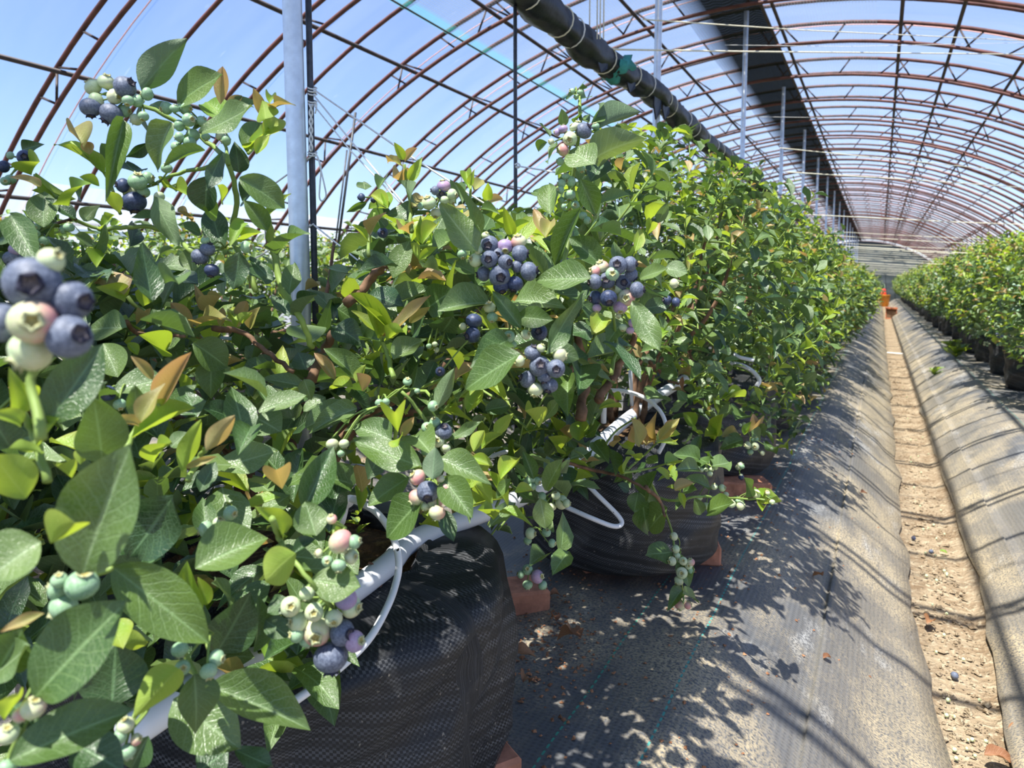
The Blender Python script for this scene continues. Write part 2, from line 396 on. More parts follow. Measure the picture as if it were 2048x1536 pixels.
ml = grid('weed_mat', [-4.4, -3.8, -3.2, -2.8, -2.4, -2.1, -1.9, -1.7, -1.6, -1.5, -1.4, -1.32, -1.25, -1.18] + sorted([-1.12 + .03 * i for i in range(39)] + [-.0825, -.0795, -.155]) + [.055, .105], YL[2:], .004, 'fabric', thick=.006, fz=mz)
for v in ml.data.vertices:
    if v.co.x > .04: v.co.x += MEDGE(v.co.y) + .055 * max(0, min(1, 1 - (v.co.y - 1.3) / 1.0))
for me_ in (ml,):
    for v in me_.data.vertices: v.co.y = min(v.co.y, 34.85)
tag(ml, 'black woven ground sheet covering the left planting bed and slope', 'ground sheet')
mr = grid('weed_mat', [.285, .30] + sorted([.33 + .035 * i for i in range(36)] + [.3705, .3735]), YL[2:], .004, 'fabric', thick=.006, fz=mz)
for v in mr.data.vertices:
    v.co.y = min(v.co.y, 34.85)
    if v.co.x < .31: v.co.x += MEDGE(v.co.y + 40) * .8 - .055 * max(0, min(1, 1 - (v.co.y - 1.3) / 1.0))
tag(mr, 'black woven ground sheet covering the right planting bed and slope', 'ground sheet')
# ------------------------------------------------------------------ greenhouse shell
XC = -.8; RR = 4.45; HR = 1.92 + CAMZ; ZC = HR - RR
def hp(th, r=RR, y=0.0): return V((XC + r * math.sin(th), y, ZC + r * math.cos(th)))
TH = math.acos((ZC * -1 + 0.1) / RR) if ZC < 0 else 1.1
def thx(d): return math.asin(d / RR)
def arc_sheet(name, t0, t1, y0, y1, nt_, ny, r, mats, kind=None, us=None, edge=None):
    vs = []; fs = []; uv = []; ea = []
    for j in range(ny + 1):
        y = y0 + (y1 - y0) * j / ny
        for i in range(nt_ + 1):
            t = t0 + (t1 - t0) * i / nt_
            vs.append(hp(t, r + (.012 * noise.noise(V((t * 4, y * 1.7, 1)))), y)); uv.append(((t - t0) * RR / us, y / us) if us else (i / nt_, y / .05))
            ea.append(edge(i / nt_) if edge else 0)
    for j in range(ny):
        for i in range(nt_):
            a = j * (nt_ + 1) + i; fs.append((a, a + 1, a + nt_ + 2, a + nt_ + 1))
    return mk(name, vs, fs, mats, uvs=uv, kind=kind, attr={'edge': ea} if edge else None)
TS = thx(3.28)
arc_sheet('ceiling', -TS, TS, -4, 35, 40, 78, RR + .03, 'film', 'structure')
arc_sheet('wall_left', -TH, -TS, -4, 35, 8, 40, RR + .03, 'skirt', 'structure')
arc_sheet('wall_right', TS, TH, -4, 35, 8, 40, RR + .03, 'skirt', 'structure')
def endw():
    vs = [(XC, 35, .0)]; n = 40
    for i in range(n + 1): 
        p = hp(-TH + 2 * TH * i / n, RR, 35); vs.append(p)
    return mk('wall_back', vs, [(0, i + 2, i + 1) for i in range(n)], 'endwall', kind='structure', smooth=False)
endw()
mb = MB(); mb.tube([hp(-TH + 2 * TH * i / 40, RR - .03, 34.95) for i in range(41)], .035, 6)
mb.build('trim_1', 'pvc', kind='structure')
nt2 = arc_sheet('roof_netting', thx(-1.72), thx(.72), -2, 34.5, 80, 70, RR - .012, 'net', us=.020, edge=lambda f: 1.0 if f < .035 or .23 < f < .255 else 0.0)
tag(nt2, 'fine mesh insect netting with teal edges lying under the roof ridge', 'netting')
# shade net bundle just under the film beside the ridge
vs = []; fs = []; uv = []; ny = 150; nx = 16
for j in range(ny + 1):
    y = -2 + 36.5 * j / ny
    for i in range(nx + 1):
        f = i / nx; t = thx(-.50 + .52 * f + .05 * noise.noise(V((f * 2, y * .9, 4))) * (1 - f))
        vs.append(hp(t, RR - .035 - .035 * f * abs(math.sin(f * 14 + y * .6)), y)); uv.append((f, y / .05))
for j in range(ny):
    for i in range(nx):
        a = j * (nx + 1) + i; fs.append((a, a + 1, a + nx + 2, a + nx + 1))
sn = mk('shade_net', vs, fs, 'shade', uvs=uv); tag(sn, 'black shade net gathered in a band along the roof ridge', 'shade net')
mb = MB(); mb.tube([hp(thx(.03), RR - .075, y) for y in (-2, 34.5)], .011, 8); o = mb.build('ridge_pipe', 'rustd'); o.parent = None
tag(o, 'dark ridge pipe along the edge of the black shade net', 'pipe')
# truss arches and single hoops share meshes
A_OUT = [hp(-TH + 2 * TH * i / 56) for i in range(57)]
A_IN = [hp(-TH + 2 * TH * i / 56, RR - .135) for i in range(57)]
me_out = MB().tube(A_OUT, .0135, 6); me_in = MB().tube(A_IN, .0125, 6)
def as_mesh(mb, mats):
    o = mb.build('tmp', mats); me = o.data; bpy.data.objects.remove(o); return me
me_out = as_mesh(me_out, 'rust'); me_in = as_mesh(me_in, 'rust')
me_hoop = as_mesh(MB().tube(A_OUT, .0125, 6), 'rust')
me_strut = as_mesh(MB().tube([(0, 0, 0), (0, 0, 1)], .0065, 5), 'rustd')
PD = (-3.33, -2.73, -2.06, -1.42, -.77, .08, .87, 1.21, 1.65, 2.55, 3.25)
struts = []
for i in range(-10, 11):
    t = i * .098; struts.append((t, RR - .135, t + (.018 if i > 0 else -.018), RR))
for d in PD:
    t = thx(d); struts += [(t + .028, RR - .135, t, RR), (t - .028, RR - .135, t, RR)]
def strut_matrix(s, y):
    a, b = hp(s[0], s[1], y), hp(s[2], s[3], y); q = (b - a).to_track_quat('Z', 'Y')
    return Matrix.Translation(a) @ q.to_matrix().to_4x4() @ Matrix.Diagonal((1, 1, (b - a).length, 1))
mbl = MB()
for s in struts: mbl.tube([hp(s[0], s[1]), hp(s[2], s[3])], .0065, 4, cap=False)
me_lat = as_mesh(mbl, 'rustd')
ORD = ['first', 'second', 'third', 'fourth', 'fifth', 'sixth', 'seventh', 'eighth', 'ninth', 'tenth', 'eleventh', 'twelfth']
for n in range(-4, 36):
    y = 2.06 + .925 * (n - 1)
    e = empty('truss_arch', (XC - 4, y, .2)); off = Matrix.Translation(-V(e.location)) 
    sh = Matrix.Translation(V((0, y, 0)) - V(e.location))
    link('outer_chord', me_out, e, sh); link('inner_chord', me_in, e, sh)
    if 0 < n < 9:
        for s in struts: link('strut', me_strut, e, Matrix.Translation(-V(e.location)) @ strut_matrix(s, y))
    else: link('lattice', me_lat, e, sh)
    if 1 <= n <= 8: tag(e, f'rusty double-tube truss arch, {ORD[n-1]} one counted from the left edge', 'roof arch', 'rusty truss arches')
    elif n < 1: tag(e, 'rusty double-tube truss arch overhead beyond the top left of the photo', 'roof arch', 'rusty truss arches')
    else: tag(e, 'rusty double-tube truss arch in the far receding run of the roof', 'roof arch', 'rusty truss arches')
    h = link('hoop_pipe', me_hoop, None, Matrix.Translation((0, y + .46, 0)))
    if 0 <= n <= 7: tag(h, f'single rusty hoop between truss arches, {ORD[n]} one counted from the left edge', 'roof hoop', 'single rusty hoops')
    else: tag(h, 'single rusty hoop in the far receding run of the roof' if n > 0 else 'single rusty hoop overhead before the first visible arch', 'roof hoop', 'single rusty hoops')
me_pc = as_mesh(MB().tube([hp(-TH + 2 * TH * i / 56, RR + .05) for i in range(57)], .004, 4, cap=False), 'pinkcord')
for n in range(0, 30):
    c = link('hold_down_cord', me_pc, None, Matrix.Translation((0, 2.28 + .925 * (n - 1), 0)))
    tag(c, 'thin pink hold-down cord arching over the clear roof film', 'cord', 'pink hold-down cords')
pn = ['lowest purlin on the left roof slope, near bush height', 'second purlin up from the left wall', 'third purlin up from the left wall, outside the netting', 'fourth purlin up from the left wall, under the netting', 'purlin left of the black shade net', 'purlin along the ridge at the right edge of the shade net',
      'first purlin right of the ridge', 'second purlin right of the ridge', 'third purlin right of the ridge', 'fourth purlin right of the ridge, low on the slope', 'lowest purlin on the right roof slope']
for d, lb in zip(PD, pn):
    o = MB().tube([hp(thx(d), RR - .03, y) for y in (-3.5, 34.8)], .0125, 6).build('purlin', 'rustd'); tag(o, 'dark steel ' + lb, 'purlin', 'roof purlins')
o = MB().tube([hp(thx(-1.7), RR - .03, y) for y in (-3.5, 34.8)], .006, 5).build('steel_wire', 'rustd'); tag(o, 'thin dark wire along the teal edge of the roof netting', 'wire')
o = MB().tube([(XC - 3.52, y, CAMZ + .30) for y in (-3.5, 34.8)], .014, 6).build('side_rail', 'rustd'); tag(o, 'dark horizontal side rail along the foot of the left wall film', 'rail')
# poles along the ridge
me_pole = as_mesh(MB().tube([(0, 0, 0), (0, 0, HR - .15 - .2)], .0150, 14), 'galv')
for n in range(0, 16):
    y = .87 + 2.02 * n
    if n == 0:
        o = MB().tube([at(606, 640, 1.10) - V((0, 0, .62)), at(602, 600, 1.1), at(584, 0, 1.09), at(572, -420, 1.09) ], .0148, 16).build('steel_pole', 'galv')
    else: o = link('steel_pole', me_pole, None, Matrix.Translation((-.84, y, .2)))
    lab = ['thick galvanized pole in front of the left bushes, nearest of the pole row', 'second pole of the row, crossed by the black film roll', 'third pole of the row, beside the lower end of the roll'] 
    tag(o, lab[n] if n < 3 else (f'galvanized ridge pole, {ORD[n]} of the receding row' if n < 9 else 'galvanized ridge pole far down the receding row'), 'pole', 'galvanized ridge poles')
# ------------------------------------------------------------------ leaf templates (unit length, half width 1)
def leaf_tpl(nl, nw, fold, curl, wave, shape=0, twist=0.0, seed=0):
    r = random.Random(seed); vs = []; uv = []; fs = []
    ph = r.uniform(0, 6)
    for i in range(nl + 1):
        t = i / nl
        a, b = ((.80, .95), (.95, .80), (.62, 1.15))[shape]
        w_ = (t ** a) * ((1 - t) ** b) / ((a / (a + b)) ** a * (b / (a + b)) ** b)
        w_ = max(w_, .045 if t < .5 else .004)
        cz = -curl * t * t
        tw = twist * (t - .3)
        for j in range(nw + 1):
            s = -1 + 2 * j / nw
            y = s * w_; z = cz + fold * abs(s) ** 1.3 * w_ * .5 + wave * math.sin(t * 9 + ph + (2.2 if s > 0 else 0)) * abs(s) ** 2 * .06
            vs.append((t, y * math.cos(tw), z + y * math.sin(tw) * .45)); uv.append((t, .5 + s / 2))
    for i in range(nl):
        for j in range(nw):
            a = i * (nw + 1) + j; fs.append((a, a + nw + 1, a + nw + 2, a + 1))
    return np.array(vs), np.array(uv), fs
# (fold, curl, wave, shape, twist)
LV = [(.25, .10, .5, 0, .1), (.50, .18, .4, 0, -.2), (.12, -.08, .9, 0, .3), (.38, .28, .8, 2, .2), (.7, .12, .2, 1, -.1), (.2, .35, .6, 0, .5)]
TPL_HI = [leaf_tpl(12, 6, *v[:5], seed=i) for i, v in enumerate(LV)]
TPL_MD = [leaf_tpl(6, 4, *v[:5], seed=i) for i, v in enumerate(LV)]
TPL_LO = [leaf_tpl(4, 2, *v[:5], seed=i) for i, v in enumerate(LV)]
LM = {}
def leaf_mesh(k, v, q):
    key = (k, v, q)
    if key not in LM:
        T = (TPL_HI, TPL_MD, TPL_LO)[q][v]
        me = bpy.data.meshes.new('leaf'); me.from_pydata([tuple(p) for p in T[0]], [], T[2]); me.materials.append(M[k])
        ul = me.uv_layers.new(name='UVMap'); idx = np.empty(len(me.loops), dtype=np.int32); me.loops.foreach_get('vertex_index', idx)
        ul.data.foreach_set('uv', T[1][idx].astype(np.float32).ravel())
        me.polygons.foreach_set('use_smooth', [True] * len(T[2])); me.update(); LM[key] = me
    return LM[key]
def leaf_matrix(b, t, hw, nh):
    a = t - b; L = a.length; a = a / L
    s = nh.cross(a)
    if s.length < 1e-4: s = V((1, .3, .2)).cross(a)
    s.normalize(); n = a.cross(s)
    return Matrix(((a.x * L, s.x * hw, n.x * L, b.x), (a.y * L, s.y * hw, n.y * L, b.y), (a.z * L, s.z * hw, n.z * L, b.z), (0, 0, 0, 1)))
def foliage_mesh(name, leaves, parent, q=2, seed=0):
    """leaves: list of (matrix, kind, variant); one joined mesh of real leaf blades"""
    T = (TPL_HI, TPL_MD, TPL_LO)[q]; vs = []; uvs = []; li = []; mi = []; tint = []; base = 0; rr = random.Random(seed)
    for v in range(len(LV)):
        sel = [l for l in leaves if l[2] == v]
        if not sel: continue
        A = np.array([[list(row) for row in l[0]] for l in sel]); P = T[v][0]; nv = len(P)
        W = np.einsum('kij,nj->kni', A[:, :3, :3], P) + A[:, None, :3, 3]
        vs.append(W.reshape(-1, 3)); uvs.append(np.tile(T[v][1], (len(sel), 1)))
        fa = np.array(T[v][2])
        li.append((fa[None] + (np.arange(len(sel)) * nv)[:, None, None] + base).reshape(-1, 4)); base += nv * len(sel)
        mi.append(np.repeat([KINDS.index(l[1]) for l in sel], len(fa)))
        tint.append(np.repeat([rr.random() for _ in sel], nv))
    vs = np.concatenate(vs); uvs = np.concatenate(uvs); li = np.concatenate(li); mi = np.concatenate(mi); tint = np.concatenate(tint)
    me = bpy.data.meshes.new(name); me.vertices.add(len(vs)); me.vertices.foreach_set('co', vs.astype(np.float32).ravel())
    nf = len(li); me.loops.add(nf * 4); me.loops.foreach_set('vertex_index', li.astype(np.int32).ravel())
    me.polygons.add(nf); me.polygons.foreach_set('loop_start', np.arange(0, nf * 4, 4, dtype=np.int32))
    for k in KINDS: me.materials.append(M[k])
    me.polygons.foreach_set('material_index', mi.astype(np.int32)); me.polygons.foreach_set('use_smooth', np.ones(nf, dtype=bool))
    ul = me.uv_layers.new(name='UVMap'); ul.data.foreach_set('uv', uvs[li.ravel()].astype(np.float32).ravel())
    a = me.attributes.new('tint', 'FLOAT', 'POINT'); a.data.foreach_set('value', tint.astype(np.float32))
    me.update(calc_edges=True); me.validate()
    return link(name, me, parent, kind='stuff')
# ------------------------------------------------------------------ berries
def berry_geo(seg, rings, open_=0.0, lobe=1.0):
    vs = []; fs = []; mi = []
    prof_ = []
    for i in range(1, rings + 1):
        ph = math.pi - (math.pi - .42) * i / rings
        prof_.append((math.sin(ph), math.cos(ph) * .86, 0, 0))
    rt, zt = prof_[-1][0], prof_[-1][1]
    prof_ += [(rt * .93, zt + .05, 0, 1), (rt * (.92 + open_), zt + .11, .15 * lobe, 1), (rt * .70, zt + .07, .04, 3), (rt * .56, zt - .02, .03, 4), (rt * .26, zt - .07, 0, 2)]
    vs.append((0, 0, -.86))
    for (r, z, lb, m) in prof_:
        for k in range(seg):
            a = 2 * math.pi * k / seg; c = max(0, math.cos(5 * a)) ** .8
            wob = 1 + .015 * math.sin(3 * a + z * 2)
            rr = r * wob * (1 + (.30 * open_ + .10) * c * (1 if m == 1 else 0) + (.38 * c - .14 if m in (3, 4) else 0)); zz = z + lb * c
            vs.append((rr * math.cos(a), rr * math.sin(a), zz))
    vs.append((0, 0, zt - .05)); n = len(prof_)
    for k in range(seg): fs.append((0, 1 + (k + 1) % seg, 1 + k)); mi.append(0)
    for i in range(n - 1):
        for k in range(seg):
            a = 1 + i * seg
            fs.append((a + k, a + (k + 1) % seg, a + seg + (k + 1) % seg, a + seg + k)); mi.append({3: 1, 4: 2}.get(prof_[i + 1][3], prof_[i + 1][3]))
    a = 1 + (n - 1) * seg
    for k in range(seg): fs.append((a + k, a + (k + 1) % seg, len(vs) - 1)); mi.append(2)
    return vs, fs, mi
BM = {}
def berry_mesh(k, q):
    if (k, q) not in BM:
        if q == 0: vs, fs, mi = berry_geo(20, 10, .15 if k in 'BKP' else .22)
        elif q == 1: vs, fs, mi = berry_geo(10, 6, .2)
        else: vs, fs, mi = berry_geo(10, 4, .2)
        me = bpy.data.meshes.new('berry'); me.from_pydata(vs, [], fs)
        for m in (k, 'calyx_d' if k in 'BK' else 'calyx_g', 'pit_d' if k in 'BK' else 'pit_g'): me.materials.append(M[m])
        me.polygons.foreach_set('material_index', mi); me.polygons.foreach_set('use_smooth', [True] * len(fs)); me.update(); BM[(k, q)] = me
    return BM[(k, q)]
def berry_matrix(p, r, d):
    q = d.to_track_quat('Z', 'Y').to_matrix().to_4x4()
    sp = Matrix.Rotation(R_.uniform(0, 6.28), 4, 'Z')
    return Matrix.Translation(p) @ q @ sp @ Matrix.Diagonal((r, r, r, 1))
# ------------------------------------------------------------------ hero data read off the photograph: crop frames
CR = {'1': (0, 0, 2.9257), '2': (600, 0, 2.9257), '3': (1200, 0, 2.4151), '4': (0, 450, 2.9257), '5': (0, 1000, 2.8643), '6': (600, 450, 2.56), '7': (600, 936, 2.56),
      '8': (1300, 400, 2.738), '9': (1100, 650, 4.096), 'A': (600, 850, 4.096), 'T': (1000, 120, 5.12)}
def cp(c, x, y):
    o = CR[c]; return o[0] + x / o[2], o[1] + y / o[2]
